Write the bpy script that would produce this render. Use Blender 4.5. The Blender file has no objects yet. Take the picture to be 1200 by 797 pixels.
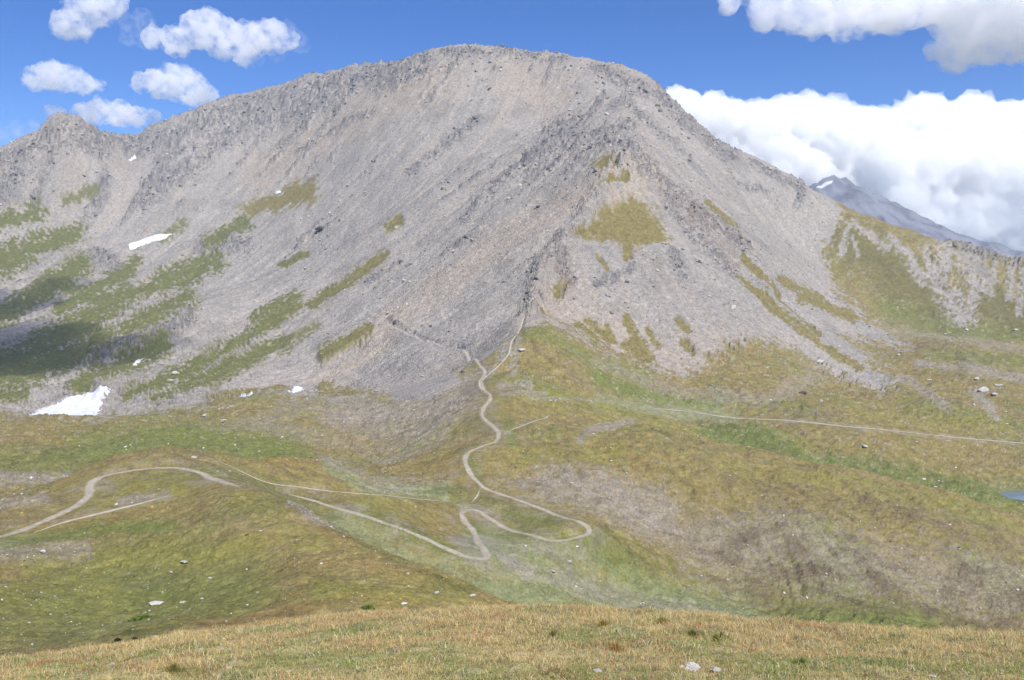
import bpy, math, random
import numpy as np
from mathutils import Vector

SEED = 11
rng = np.random.default_rng(SEED)
random.seed(SEED)
scene = bpy.context.scene
COL = scene.collection

# ------------------------------------------------------------------ camera model
PW, PH, F = 1200.0, 797.0, 950.0
PITCH = math.radians(4.0)
CP, SP = math.cos(PITCH), math.sin(PITCH)

def pix2us(px, py):
    a = (np.asarray(px, float) - PW / 2) / F
    b = (PH / 2 - np.asarray(py, float)) / F
    dy = CP + b * SP
    return a / dy, (-SP + b * CP) / dy

def us2pix(u, s):
    den = CP - s * SP
    return u / den * F + PW / 2, PH / 2 - (SP + s * CP) / den * F

# ------------------------------------------------------------------ noise
_P = np.random.default_rng(5).permutation(4096).astype(np.int32)
_G = np.random.default_rng(6).uniform(0, 2 * math.pi, 4096)
_GX, _GY = np.cos(_G).astype(np.float32), np.sin(_G).astype(np.float32)

def perlin(x, y, seed=0):
    x = np.asarray(x, np.float64) + seed * 37.17
    y = np.asarray(y, np.float64) + seed * 91.73
    xi, yi = np.floor(x), np.floor(y)
    fx, fy = (x - xi).astype(np.float32), (y - yi).astype(np.float32)
    xi, yi = xi.astype(np.int64), yi.astype(np.int64)
    def g(ix, iy, dx, dy):
        h = _P[(_P[ix & 4095] + iy) & 4095]
        return _GX[h] * dx + _GY[h] * dy
    ux = fx * fx * fx * (fx * (fx * 6 - 15) + 10)
    uy = fy * fy * fy * (fy * (fy * 6 - 15) + 10)
    a = g(xi, yi, fx, fy); b = g(xi + 1, yi, fx - 1, fy)
    c = g(xi, yi + 1, fx, fy - 1); d = g(xi + 1, yi + 1, fx - 1, fy - 1)
    return ((a + (b - a) * ux) * (1 - uy) + (c + (d - c) * ux) * uy) * 1.5

def fbm(x, y, octs=4, seed=0, gain=0.5):
    s = 0.0; amp = 1.0; tot = 0.0
    for k in range(octs):
        s = s + amp * perlin(x * 2 ** k, y * 2 ** k, seed + k * 3)
        tot += amp; amp *= gain
    return s / tot * 1.3

def ridged(x, y, octs=4, seed=0):
    s = 0.0; amp = 1.0; tot = 0.0
    for k in range(octs):
        s = s + amp * (1 - np.abs(perlin(x * 2 ** k, y * 2 ** k, seed + k * 5)) * 2)
        tot += amp; amp *= 0.5
    return s / tot

def sstep(a, b, x):
    t = np.clip((x - a) / (b - a), 0, 1)
    return t * t * (3 - 2 * t)

# ------------------------------------------------------------------ control points: image column, image row, distance
PTS = []
def P(*a):
    PTS.extend(a)
brow = [(-420, 800), (-200, 793), (0, 777), (100, 763), (200, 746), (300, 733), (400, 722), (500, 716), (600, 712), (700, 714), (800, 720),
        (900, 728), (1000, 735), (1100, 740), (1200, 745), (1400, 755), (1620, 770)]
for x, y in brow:
    P((x, 1500, 2.2), (x, 1060, 6), (x, 880, 11), (x, 806 + (y - 735) * 0.3, 17), (x, 765 + (y - 735) * 0.6, 24), (x, y + 2, 36), (x, y + 8, 42))
    if x >= 550:
        P((x, y + 45, 62), (x, y + 52, 100), (x, y + 34, 180))
    elif x >= 350:
        P((x, y + 34, 58), (x, y + 22, 80))
    elif x >= 100:
        P((x, y + 18, 52), (x, y + 14, 68))
    else:
        P((x, y + 10, 55), (x, y + 8, 75))
# left knoll
P((-400, 775, 105), (-200, 772, 105), (0, 762, 105), (200, 738, 100), (300, 724, 105), (400, 712, 108), (500, 706, 118),
  (0, 700, 150), (-250, 700, 150), (150, 705, 150), (250, 695, 145), (0, 650, 195), (-250, 640, 200), (150, 660, 185), (300, 660, 165), (400, 670, 148),
  (0, 625, 222), (100, 605, 240), (200, 590, 248), (300, 605, 205), (400, 640, 180), (500, 690, 142),
  (60, 600, 250), (150, 575, 275), (220, 570, 275), (-250, 590, 270), (-400, 590, 270),
  (590, 713, 138), (540, 684, 158), (470, 657, 185), (400, 621, 215), (345, 590, 240), (300, 573, 262), (255, 563, 282),
  (0, 592, 290), (60, 574, 300), (110, 557, 308), (150, 548, 316), (210, 545, 320), (260, 552, 316), (-250, 600, 300))
# hidden behind the knoll and on its valley side
P((620, 760, 178), (560, 728, 198), (500, 702, 222), (430, 662, 246), (370, 622, 268), (320, 590, 292),
  (0, 600, 340), (100, 575, 345), (160, 562, 350), (220, 560, 352), (290, 562, 345),
  (450, 612, 288), (520, 640, 278), (565, 655, 270), (380, 583, 318), (450, 590, 330), (330, 556, 345), (400, 568, 352))
# valley floor and the switchbacks
P((540, 603, 328), (540, 630, 298), (560, 590, 345), (620, 600, 335), (660, 605, 325), (692, 622, 310), (650, 633, 300), (600, 622, 312), (560, 570, 375),
  (600, 650, 282), (640, 680, 272), (620, 704, 258), (700, 712, 270), (800, 716, 280), (900, 720, 292), (1000, 728, 298), (1100, 736, 298), (1200, 743, 295),
  (1400, 755, 290), (1620, 770, 285),
  (700, 665, 300), (800, 690, 305), (480, 572, 380), (430, 560, 400), (400, 545, 430), (450, 540, 455), (545, 545, 400), (560, 528, 425), (585, 510, 455),
  (566, 490, 490), (577, 465, 540), (520, 512, 480), (480, 500, 560), (430, 482, 680), (500, 472, 640), (540, 452, 680))
# right hand slope, its crest, and the trough behind
P((900, 692, 325), (1000, 695, 330), (1100, 700, 332), (1200, 705, 335), (1400, 715, 330), (1620, 730, 330), (800, 645, 345), (900, 645, 365), (1000, 640, 378), (1100, 645, 380),
  (1200, 660, 378), (1400, 690, 370), (720, 605, 358), (800, 585, 405), (900, 595, 412), (1000, 597, 418), (1100, 610, 415), (1200, 635, 402), (1400, 670, 390),
  (700, 562, 405), (640, 560, 398), (620, 530, 440), (700, 512, 478), (640, 490, 520), (760, 505, 520),
  (830, 521, 500), (900, 538, 482), (1000, 557, 458), (1100, 583, 442), (1200, 613, 428), (1300, 640, 415), (1450, 670, 400), (1620, 700, 395),
  (830, 530, 545), (900, 552, 540), (1000, 578, 525), (1100, 603, 510), (1200, 632, 500), (1400, 680, 480),
  (870, 524, 610), (950, 545, 600), (1050, 567, 600), (1120, 577, 600), (1190, 581, 600), (1300, 590, 600), (1500, 600, 600),
  (800, 500, 610), (900, 508, 660), (1000, 520, 660), (1100, 535, 655), (1200, 550, 650), (1400, 560, 650),
  (830, 487, 715), (1000, 501, 705), (1200, 521, 705), (1450, 540, 700), (720, 478, 680), (660, 460, 650))
# left green valley, meadow ridge, snow hollow
P((0, 562, 380), (60, 550, 395), (150, 540, 420), (250, 536, 430), (330, 543, 405), (-250, 570, 380), (0, 520, 520), (150, 515, 520), (300, 518, 510), (380, 520, 500),
  (-250, 525, 520), (0, 488, 650), (100, 488, 660), (200, 489, 650), (-250, 485, 650), (270, 492, 640), (330, 480, 700), (390, 478, 690), (240, 480, 720),
  (80, 506, 745), (0, 505, 745), (160, 500, 740), (80, 491, 855), (20, 489, 850), (140, 486, 850), (-250, 495, 800), (220, 479, 830), (300, 463, 800), (370, 470, 760))
# spur: grassy col, crest, nose
P((590, 440, 620), (615, 400, 760), (620, 383, 820), (622, 372, 880), (635, 322, 1060), (660, 286, 1130), (700, 240, 1240), (740, 185, 1350), (722, 205, 1310),
  (650, 425, 720), (700, 440, 750), (760, 455, 770), (800, 468, 760), (560, 420, 840), (540, 400, 930))
P((780, 226, 1365), (830, 266, 1340), (870, 302, 1315), (905, 346, 1250), (950, 386, 1150), (1000, 421, 1080), (1040, 436, 1040))
P((800, 210, 1560), (850, 245, 1550), (900, 290, 1510), (950, 340, 1440), (1000, 385, 1330), (1040, 413, 1230), (760, 180, 1520), (700, 160, 1580), (660, 182, 1540))
P((780, 292, 1150), (850, 342, 1100), (800, 380, 990), (880, 402, 990), (830, 436, 890), (760, 420, 900), (700, 402, 890), (660, 382, 885), (720, 330, 1040),
  (730, 285, 1150), (750, 240, 1250), (940, 432, 960), (1000, 456, 920), (880, 450, 850), (930, 470, 790), (900, 490, 720), (1000, 480, 790))
# right meadows and right ridge
P((1050, 442, 1000), (1100, 402, 1250), (1150, 420, 1130), (1200, 402, 1320), (1200, 452, 980), (1100, 482, 800), (1200, 488, 800), (1100, 445, 960), (1450, 440, 1100), (1620, 450, 1100), (1450, 500, 800),
  (1030, 345, 1600), (1100, 376, 1500), (1180, 386, 1480), (1400, 390, 1450), (1620, 400, 1450), (975, 310, 1700), (1000, 300, 1720), (1060, 320, 1680), (1130, 330, 1660), (1200, 340, 1620),
  (985, 252, 1830), (1010, 254, 1850), (1040, 262, 1850), (1075, 276, 1840), (1110, 288, 1800), (1150, 304, 1760), (1200, 313, 1720), (1300, 318, 1680), (1450, 330, 1650), (1620, 340, 1650),
  (1010, 300, 2150), (1110, 330, 2150), (1200, 350, 2100), (1450, 370, 2100))
# left face
P((0, 475, 930), (60, 458, 985), (125, 458, 1000), (-250, 470, 930), (150, 432, 1130), (190, 405, 1290), (215, 380, 1390), (260, 425, 1180),
  (0, 420, 1300), (100, 425, 1230), (-250, 420, 1300), (0, 330, 1880), (100, 330, 1850), (200, 322, 1930), (-250, 340, 1850), (0, 245, 2260), (100, 240, 2330), (200, 230, 2350), (-250, 260, 2200),
  (300, 420, 1215), (300, 330, 1760), (300, 242, 2220), (300, 170, 2580), (400, 440, 990), (400, 400, 1140), (400, 335, 1440), (400, 252, 1850), (400, 160, 2330),
  (330, 400, 1280), (450, 402, 1045), (470, 440, 905), (500, 405, 945), (520, 400, 955), (540, 400, 930), (560, 420, 825), (560, 340, 1110), (560, 282, 1345), (500, 330, 1235), (500, 250, 1590), (500, 150, 2040),
  (600, 202, 1640), (600, 122, 2060), (650, 132, 1950), (660, 184, 1590), (700, 160, 1620), (720, 112, 1960), (780, 150, 1800), (840, 205, 1710), (560, 210, 1680), (640, 240, 1370))
sky_line = [(-420, 190, 2450), (-250, 182, 2500), (-120, 188, 2520), (0, 173, 2540), (40, 157, 2570), (62, 146, 2590), (75, 140, 2600), (90, 146, 2605), (100, 150, 2610), (115, 156, 2625), (130, 163, 2650), (160, 160, 2700),
            (200, 141, 2740), (250, 121, 2830), (300, 106, 2880), (350, 93, 2850), (400, 83, 2780), (450, 76, 2660), (490, 66, 2540), (520, 54, 2480), (560, 55, 2430),
            (600, 57, 2390), (650, 63, 2330), (700, 73, 2280), (740, 83, 2220), (770, 101, 2150), (800, 129, 2080), (830, 156, 2020), (850, 177, 1990), (880, 182, 1960),
            (910, 196, 1930), (935, 213, 1900), (960, 233, 1870)]
for x, y, d in sky_line:
    P((x, y, d), (x, y + 40, d + 260), (x, y + 150, d + 750))
P((40, 176, 2470), (75, 168, 2470), (110, 180, 2460), (140, 188, 2560))
for x in (-420, -250, 0, 250, 500, 750, 960, 1200, 1450, 1620):
    P((x, 345, 4700), (x, 340, 6000), (x, 336, 9000))

cp = np.array(PTS, float)
cu, cs = pix2us(cp[:, 0], cp[:, 1])
ct = np.log(cp[:, 2])

def tps_fit(x, y, v, lam):
    n = len(x)
    r2 = (x[:, None] - x) ** 2 + (y[:, None] - y) ** 2
    K = 0.5 * r2 * np.log(r2 + 1e-12) + lam * np.eye(n)
    Pm = np.c_[np.ones(n), x, y]
    A = np.zeros((n + 3, n + 3)); A[:n, :n] = K; A[:n, n:] = Pm; A[n:, :n] = Pm.T
    return np.linalg.solve(A, np.r_[v, 0, 0, 0])

W_ = tps_fit(cu, ct, cs, 2e-5)

def tps_eval(u, t):
    out = np.empty(u.size); uf = u.ravel(); tf = t.ravel()
    for i in range(0, uf.size, 20000):
        r2 = (uf[i:i + 20000, None] - cu) ** 2 + (tf[i:i + 20000, None] - ct) ** 2
        out[i:i + 20000] = (0.5 * r2 * np.log(r2 + 1e-12)) @ W_[:-3] + W_[-3] + W_[-2] * uf[i:i + 20000] + W_[-1] * tf[i:i + 20000]
    return out.reshape(u.shape)

# ------------------------------------------------------------------ grid (columns = bearing, rows = log distance)
NU = 1340
UMAX = 0.93
segs = [(1.5, 12, 30), (12, 46, 130), (46, 105, 60), (105, 330, 300), (330, 560, 200), (560, 900, 190), (900, 3000, 570), (3000, 3600, 24), (3600, 5200, 26), (5200, 6500, 70), (6500, 9000, 20)]
tl = []
for a, b, n in segs:
    tl.append(np.linspace(math.log(a), math.log(b), n, endpoint=False))
T = np.r_[np.concatenate(tl), math.log(9000)]
NT = len(T)
U = np.linspace(-UMAX, UMAX, NU)
# macro surface on a coarse lattice, then upsampled
cu_n = 380
Uc = np.linspace(-UMAX, UMAX, cu_n)
ctn = 620
# coarse rows follow the fine rows so that detail goes where rows are dense
Tc = np.interp(np.linspace(0, NT - 1, ctn), np.arange(NT), T)
Sc = tps_eval(*np.meshgrid(Uc, Tc))

def lerp_grid(G, u, t):
    """bilinear sample of a fine grid G (rows T, columns U)"""
    fu = np.clip((np.asarray(u) + UMAX) / (2 * UMAX) * (NU - 1), 0, NU - 1.001)
    ft = np.clip(np.interp(t, T, np.arange(NT)), 0, NT - 1.001)
    iu = fu.astype(int); it = ft.astype(int); a = fu - iu; b = ft - it
    return (G[it, iu] * (1 - a) + G[it, iu + 1] * a) * (1 - b) + (G[it + 1, iu] * (1 - a) + G[it + 1, iu + 1] * a) * b

def upsample(G):
    ft = np.clip(np.arange(NT) / (NT - 1) * (ctn - 1), 0, ctn - 1)
    fu = np.arange(NU) / (NU - 1) * (cu_n - 1)
    def cub(G, f, n):
        i = np.clip(f.astype(int), 0, n - 2); a = (f - i)[:, None]
        g0 = G[np.clip(i - 1, 0, n - 1)]; g1 = G[i]; g2 = G[i + 1]; g3 = G[np.clip(i + 2, 0, n - 1)]
        return g1 + 0.5 * a * (g2 - g0 + a * (2 * g0 - 5 * g1 + 4 * g2 - g3 + a * (3 * (g1 - g2) + g3 - g0)))
    A = cub(G, ft, ctn)
    return cub(A.T, fu, cu_n).T

S = upsample(Sc)
UU, TT = np.meshgrid(U, T)
YY = np.exp(TT); XX = UU * YY
Z0 = S * YY
# mounds and hollows of the meadows (image place, distance, radius, height)
for px, py, d, r_, h_ in ((120, 575, 292, 42, 5), (335, 566, 345, 45, 8), (450, 606, 318, 28, 3.5), (640, 540, 430, 45, 5), (760, 560, 435, 55, 6), (900, 600, 410, 60, 6), (1090, 620, 410, 55, 7),
                          (310, 492, 640, 60, 6), (100, 510, 600, 70, 0.5), (950, 470, 770, 70, 5), (1100, 470, 830, 55, 9), (1010, 512, 690, 50, 5), (1150, 455, 960, 50, 8), (190, 680, 165, 32, -4.5), (120, 530, 450, 60, -5),
                          (870, 522, 610, 55, -5), (705, 600, 352, 26, -2), (610, 603, 330, 22, -2.5), (400, 515, 520, 50, -6), (500, 470, 690, 40, 6), (420, 690, 140, 22, 2.5), (300, 640, 185, 30, 3), (60, 650, 200, 28, -2.5), (850, 670, 330, 30, -3), (990, 650, 365, 40, 4), (700, 455, 730, 40, 6), (850, 470, 760, 40, -6)):
    u_, s_ = pix2us(px, py)
    Z0 += h_ * np.exp(-(((XX - u_ * d) ** 2 + ((YY - d) * .9) ** 2) / (r_ * r_)))
S = Z0 / YY

# ------------------------------------------------------------------ ray to ground
def ground(px, py, dmin=0.0, dmax=1e9):
    u, s = pix2us(px, py)
    S_ = ZF / YY
    col = lerp_cols(S_, float(u))
    ok = (col >= s) & (np.exp(T) >= dmin)
    idx = np.argmax(ok)
    if not ok.any():
        idx = NT - 1
    idx = max(idx, 1)
    s0, s1 = col[idx - 1], col[idx]
    f = 0.0 if s1 == s0 else np.clip((s - s0) / (s1 - s0), 0, 1)
    t = T[idx - 1] + f * (T[idx] - T[idx - 1])
    d = min(math.exp(t), dmax)
    return float(u) * d, d

def lerp_cols(G, u):
    f = min(max((u + UMAX) / (2 * UMAX) * (NU - 1), 0), NU - 1.001)
    i = int(f); a = f - i
    return G[:, i] * (1 - a) + G[:, i + 1] * a

def height(x, y):
    y = np.asarray(y, float)
    return lerp_grid(ZF, np.asarray(x) / y, np.log(y))

ZF = Z0.copy()

# ------------------------------------------------------------------ downslope line integral convolution (streaks that follow the fall line)
sub = 2
Uh, Th = U[::sub], T[::sub]
Zh = Z0[::sub, ::sub]; Yh = YY[::sub, ::sub]; Uhh = UU[::sub, ::sub]
zu = np.gradient(Zh, Uh, axis=1); zt = np.gradient(Zh, Th, axis=0)
gX = zu / Yh; gY = (zt - Uhh * zu) / Yh
SLOPE_H = np.hypot(gX, gY)
vx, vy = -gX / (SLOPE_H + 1e-6), -gY / (SLOPE_H + 1e-6)
du_, dt_ = vx - Uhh * vy, vy
nh, mh = Zh.shape

def lic(freq, seed, steps, h):
    acc = np.zeros(Zh.shape, np.float32); wsum = 0
    for sgn in (1, -1):
        pu = Uhh.copy(); pt = TT[::sub, ::sub].copy()
        for k in range(steps):
            w = 1 - (k / steps) ** 2
            acc += (w * perlin(pu * freq, pt * freq, seed)).astype(np.float32); wsum += w
            iu = np.clip(np.rint((pu + UMAX) / (2 * UMAX) * (mh - 1)).astype(int), 0, mh - 1)
            it = np.clip(np.rint(np.interp(pt, Th, np.arange(nh))).astype(int), 0, nh - 1)
            pu += sgn * h * du_[it, iu]; pt += sgn * h * dt_[it, iu]
    acc /= wsum
    m = (YY[::sub, ::sub] > 600) & (YY[::sub, ::sub] < 2900)
    acc = (acc - acc[m].mean()) / (acc[m].std() + 1e-9)
    full = np.repeat(np.repeat(acc, sub, 0), sub, 1)[:NT, :NU]
    # light smoothing of the repeat
    full[1:-1] = (full[:-2] + 2 * full[1:-1] + full[2:]) / 4
    full[:, 1:-1] = (full[:, :-2] + 2 * full[:, 1:-1] + full[:, 2:]) / 4
    return full

L1 = lic(420.0, 3, 26, 0.0030)      # fine streaks
L2 = lic(110.0, 8, 24, 0.0060)      # broad gullies
L3 = lic(46.0, 14, 22, 0.0110)      # outcrop bands and chutes

# ------------------------------------------------------------------ landcover masks (shapes deprojected on to the ground, edges broken by ground noise)
PX, PY = us2pix(UU, S)
wn1 = fbm(XX / 60, YY / 60, 4, 1).astype(np.float32)
wn2 = fbm(XX / 14, YY / 14, 4, 2).astype(np.float32)
wn3 = fbm(XX / 3.0, YY / 3.0, 3, 4).astype(np.float32)
wnl = fbm(XX / 220, YY / 220, 3, 9).astype(np.float32)
scr1 = fbm(UU * 70, TT * 70, 4, 21).astype(np.float32)     # noise with a size that grows with distance
scr2 = fbm(UU * 260, TT * 260, 3, 22).astype(np.float32)

def dist_stroke(pts, sel):
    px, py = PX[sel], PY[sel]
    best = np.full(px.shape, 1e9)
    for (x0, y0), (x1, y1) in zip(pts[:-1], pts[1:]):
        dx, dy = x1 - x0, y1 - y0
        f = np.clip(((px - x0) * dx + (py - y0) * dy) / (dx * dx + dy * dy + 1e-9), 0, 1)
        best = np.minimum(best, np.hypot(px - x0 - f * dx, py - y0 - f * dy))
    return best

def inside(pts, px, py):
    c = np.zeros(px.shape, bool); n = len(pts)
    for i in range(n):
        x0, y0 = pts[i]; x1, y1 = pts[(i + 1) % n]
        if y0 == y1: continue
        k = ((y0 > py) != (y1 > py)) & (px < (x1 - x0) * (py - y0) / (y1 - y0) + x0)
        c ^= k
    return c

def area(M, pts, soft=8.0, amt=1.0, d=(0, 1e9), rough=1.0, streak=0.0):
    """raise mask M inside a polygon"""
    xs = [p[0] for p in pts]; ys = [p[1] for p in pts]; mg = soft * 3 + 25 * rough
    sel = (PX > min(xs) - mg) & (PX < max(xs) + mg) & (PY > min(ys) - mg) & (PY < max(ys) + mg) & (YY > d[0]) & (YY < d[1])
    sd = dist_stroke(list(pts) + [pts[0]], sel)
    sd = np.where(inside(pts, PX[sel], PY[sel]), sd, -sd)
    sd = sd + (scr1[sel] * 14 + scr2[sel] * 7) * rough + streak * (L1[sel] * 5 + L2[sel] * 4)
    M[sel] = np.maximum(M[sel], amt * sstep(-soft, soft, sd))

def stroke(M, pts, w, amt=1.0, soft=0.5, d=(0, 1e9), rough=1.0, streak=0.0):
    xs = [p[0] for p in pts]; ys = [p[1] for p in pts]; mg = w * 3 + 12 * rough
    sel = (PX > min(xs) - mg) & (PX < max(xs) + mg) & (PY > min(ys) - mg) & (PY < max(ys) + mg) & (YY > d[0]) & (YY < d[1])
    sd = dist_stroke(pts, sel)
    sd = sd + (scr1[sel] * 0.8 + scr2[sel] * 0.6) * w * rough - streak * L1[sel] * w * 0.6
    M[sel] = np.maximum(M[sel], amt * (1 - sstep(w * (1 - soft), w * (1 + soft), sd)))

Zero = lambda: np.zeros((NT, NU), np.float32)
MT = (800, 3100)
# scree (1) against meadow (0)
scree = Zero()
scree_soft = Zero()
area(scree, [(-700, -300), (-700, 478), (0, 478), (30, 487), (130, 488), (200, 483), (260, 470), (330, 462), (390, 466), (430, 472), (455, 484), (475, 492),
             (520, 478), (555, 452), (585, 425), (606, 388), (640, 370), (690, 395), (740, 418), (775, 438), (800, 440), (825, 430), (850, 408), (880, 400),
             (930, 410), (980, 440), (1035, 462), (1060, 450), (1010, 415), (985, 392), (1060, 402), (1020, 378), (978, 335), (966, 290), (985, 262), (1010, -300)],
     soft=5, d=(520, 3100), rough=0.7, streak=1.0)
gr = Zero()      # grass on the scree
for pts, w, a in (([(380, 455), (470, 478)], 7, .7), ([(470, 500), (560, 446)], 9, .8), ([(410, 476), (520, 482)], 8, .7), ([(540, 440), (580, 420)], 6, .7), ([(250, 468), (330, 452)], 7, .8)):
    stroke(gr, pts, w, amt=a, d=(520, 1000), rough=1.3, streak=.6)
for pts in ([(672, 276), (700, 256), (740, 228), (765, 245), (784, 282), (760, 286), (735, 287), (700, 281)], [(695, 192), (722, 184), (721, 196), (708, 207)],
            [(281, 246), (300, 232), (330, 226), (345, 210), (372, 214), (368, 236), (340, 243), (310, 248), (290, 251)]):
    area(gr, pts, soft=6, d=MT, rough=0.6, streak=0.5)
grs = gr.copy()      # closed turf
for pts, w in (([(245, 284), (285, 263)], 9), ([(365, 355), (405, 332), (450, 300)], 6), ([(330, 310), (358, 297)], 4), ([(378, 412), (432, 384)], 5), ([(455, 268), (468, 258)], 5),
               ([(830, 240), (862, 268)], 4), ([(865, 325), (925, 380)], 3), ([(915, 330), (960, 350)], 5), ([(940, 350), (1000, 372)], 6), ([(655, 345), (662, 335)], 6),
               ([(700, 300), (712, 318)], 2.5), ([(675, 378), (700, 400)], 3), ([(688, 374), (715, 398)], 4), ([(733, 376), (756, 408)], 5), ([(758, 386), (772, 408)], 2.5), ([(795, 380), (806, 392)], 4),
               ([(800, 405), (812, 416)], 4), ([(710, 382), (722, 400)], 2.5), ([(700, 230), (735, 210)], 3), ([(870, 310), (960, 395)], 2.5), ([(760, 420), (740, 400)], 8),
               ([(735, 285), (735, 300)], 6), ([(930, 385), (1010, 430)], 2.5), ([(890, 345), (985, 420)], 2.2)):
    stroke(gr, pts, w, d=MT, rough=0.8, streak=0.6)
for pts, w, a in (([(-40, 400), (95, 312)], 12, 1), ([(-200, 420), (20, 300)], 18, 1), ([(70, 362), (150, 318)], 9, .9), ([(190, 330), (250, 308)], 12, 1), ([(110, 352), (230, 325)], 8, .9), ([(0, 302), (85, 275)], 13, .9),
                  ([(-100, 290), (40, 248)], 12, .7), ([(-60, 465), (60, 405), (140, 352)], 20, 1), ([(20, 440), (120, 400)], 16, 1), ([(90, 452), (190, 408)], 11, 1), ([(150, 466), (230, 428), (300, 390), (345, 352)], 9, .85),
                  ([(180, 470), (330, 402)], 9, .8), ([(240, 450), (370, 385)], 6, .6), ([(280, 402), (350, 358)], 7, .7), ([(150, 395), (220, 352)], 12, .95), ([(130, 330), (160, 305)], 7, .8), ([(190, 280), (215, 262)], 6, .6),
                  ([(80, 235), (110, 222)], 7, .6), ([(300, 372), (330, 352)], 6, .8), ([(-200, 470), (30, 462)], 6, .8), ([(60, 330), (110, 350)], 10, .7), ([(-100, 450), (40, 430)], 14, 1)):
    stroke(gr, pts, w, amt=a, d=MT, rough=1.0, streak=0.8)
# right ridge: grass with gullies of bare rock
rr = Zero()
for pts, w in (([(1082, 330), (1065, 300), (1045, 282)], 5), ([(1000, 262), (1040, 290)], 4), ([(1110, 285), (1100, 330), (1125, 372)], 10), ([(1130, 300), (1150, 330)], 12), ([(1150, 310), (1140, 350), (1135, 372)], 6),
               ([(1165, 310), (1160, 345)], 4), ([(1185, 312), (1183, 350)], 4), ([(1198, 315), (1194, 365)], 4), ([(1120, 345), (1140, 372)], 7), ([(995, 262), (985, 300)], 3), ([(1085, 290), (1090, 320)], 4),
               ([(1215, 315), (1212, 365)], 5), ([(1250, 320), (1240, 370)], 8), ([(1300, 325), (1290, 370)], 8), ([(1000, 280), (1005, 300)], 2.5), ([(1110, 282), (1215, 310)], 7), ([(1360, 330), (1350, 380)], 9)):
    stroke(rr, pts, w * 1.1, d=(1450, 1950), rough=1.3, streak=1.0)
rr = rr * sstep(-1.5, -0.2, L1 * 0.8 + scr2 * 1.5)
scree = np.maximum(scree, rr)
scree = np.clip(scree - 0.97 * np.clip(gr * 1.5 * sstep(-1.6, 0.3, L1 * 0.7 + scr2 * 1.2 + 0.6 + 1.5 * grs), 0, 1), 0, 1)
# stray rock showing through the upper meadows and tufts in the scree
scree = np.where((YY > 3000) | ((YY > 1900) & (PX < 960)), 1 - .97 * np.clip(gr * 1.5, 0, 1), scree)

# exposed rock (crags)
crag = Zero()
for pts, w in (([(-700, 195), (0, 192), (40, 175), (75, 160), (110, 165), (150, 172)], 14), ([(0, 230), (20, 205)], 14), ([(60, 180), (40, 240)], 7), ([(160, 175), (210, 155), (300, 122), (400, 98), (500, 72)], 15),
               ([(165, 235), (215, 200), (250, 172)], 13), ([(250, 165), (320, 140), (400, 110)], 13), ([(330, 170), (360, 150)], 5), ([(350, 182), (400, 150), (440, 130)], 4), ([(440, 105), (500, 85)], 8), ([(520, 62), (600, 62), (660, 72)], 6),
               ([(700, 82), (770, 110), (830, 165), (860, 186)], 8), ([(880, 190), (935, 220)], 5), ([(480, 205), (520, 170), (560, 140)], 6), ([(575, 222), (600, 203), (650, 175)], 7), ([(620, 195), (660, 160), (720, 170), (740, 180)], 12),
               ([(560, 235), (545, 260)], 6), ([(625, 320), (640, 300), (655, 285)], 9), ([(655, 300), (660, 320)], 9), ([(660, 345), (672, 330)], 6), ([(620, 360), (635, 355)], 4), ([(745, 188), (790, 228), (830, 270)], 10),
               ([(845, 265), (875, 300)], 8), ([(800, 255), (850, 310), (862, 322)], 7), ([(785, 240), (815, 275)], 8), ([(370, 272), (385, 264)], 5), ([(235, 292), (290, 288)], 9), ([(115, 300), (140, 315)], 12), ([(455, 370), (490, 395), (560, 410)], 3),
               ([(700, 330), (740, 318)], 6), ([(790, 300), (800, 330)], 8), ([(740, 110), (720, 130)], 8), ([(640, 150), (680, 140)], 10), ([(690, 165), (740, 150)], 8), ([(870, 215), (900, 225)], 4), ([(105, 425), (150, 412), (190, 398), (222, 372)], 9),
               ([(430, 330), (470, 305)], 3), ([(520, 300), (560, 270)], 4), ([(940, 215), (935, 240)], 5), ([(1110, 285), (1150, 300), (1210, 312), (1400, 335)], 4), ([(1105, 318), (1135, 320)], 3)):
    stroke(crag, pts, w, d=(900, 3100), rough=1.3)
crag *= sstep(-0.9, 0.4, scr1 * 2 + scr2 * 2 + 0.35) * (1 - gr)

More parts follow.
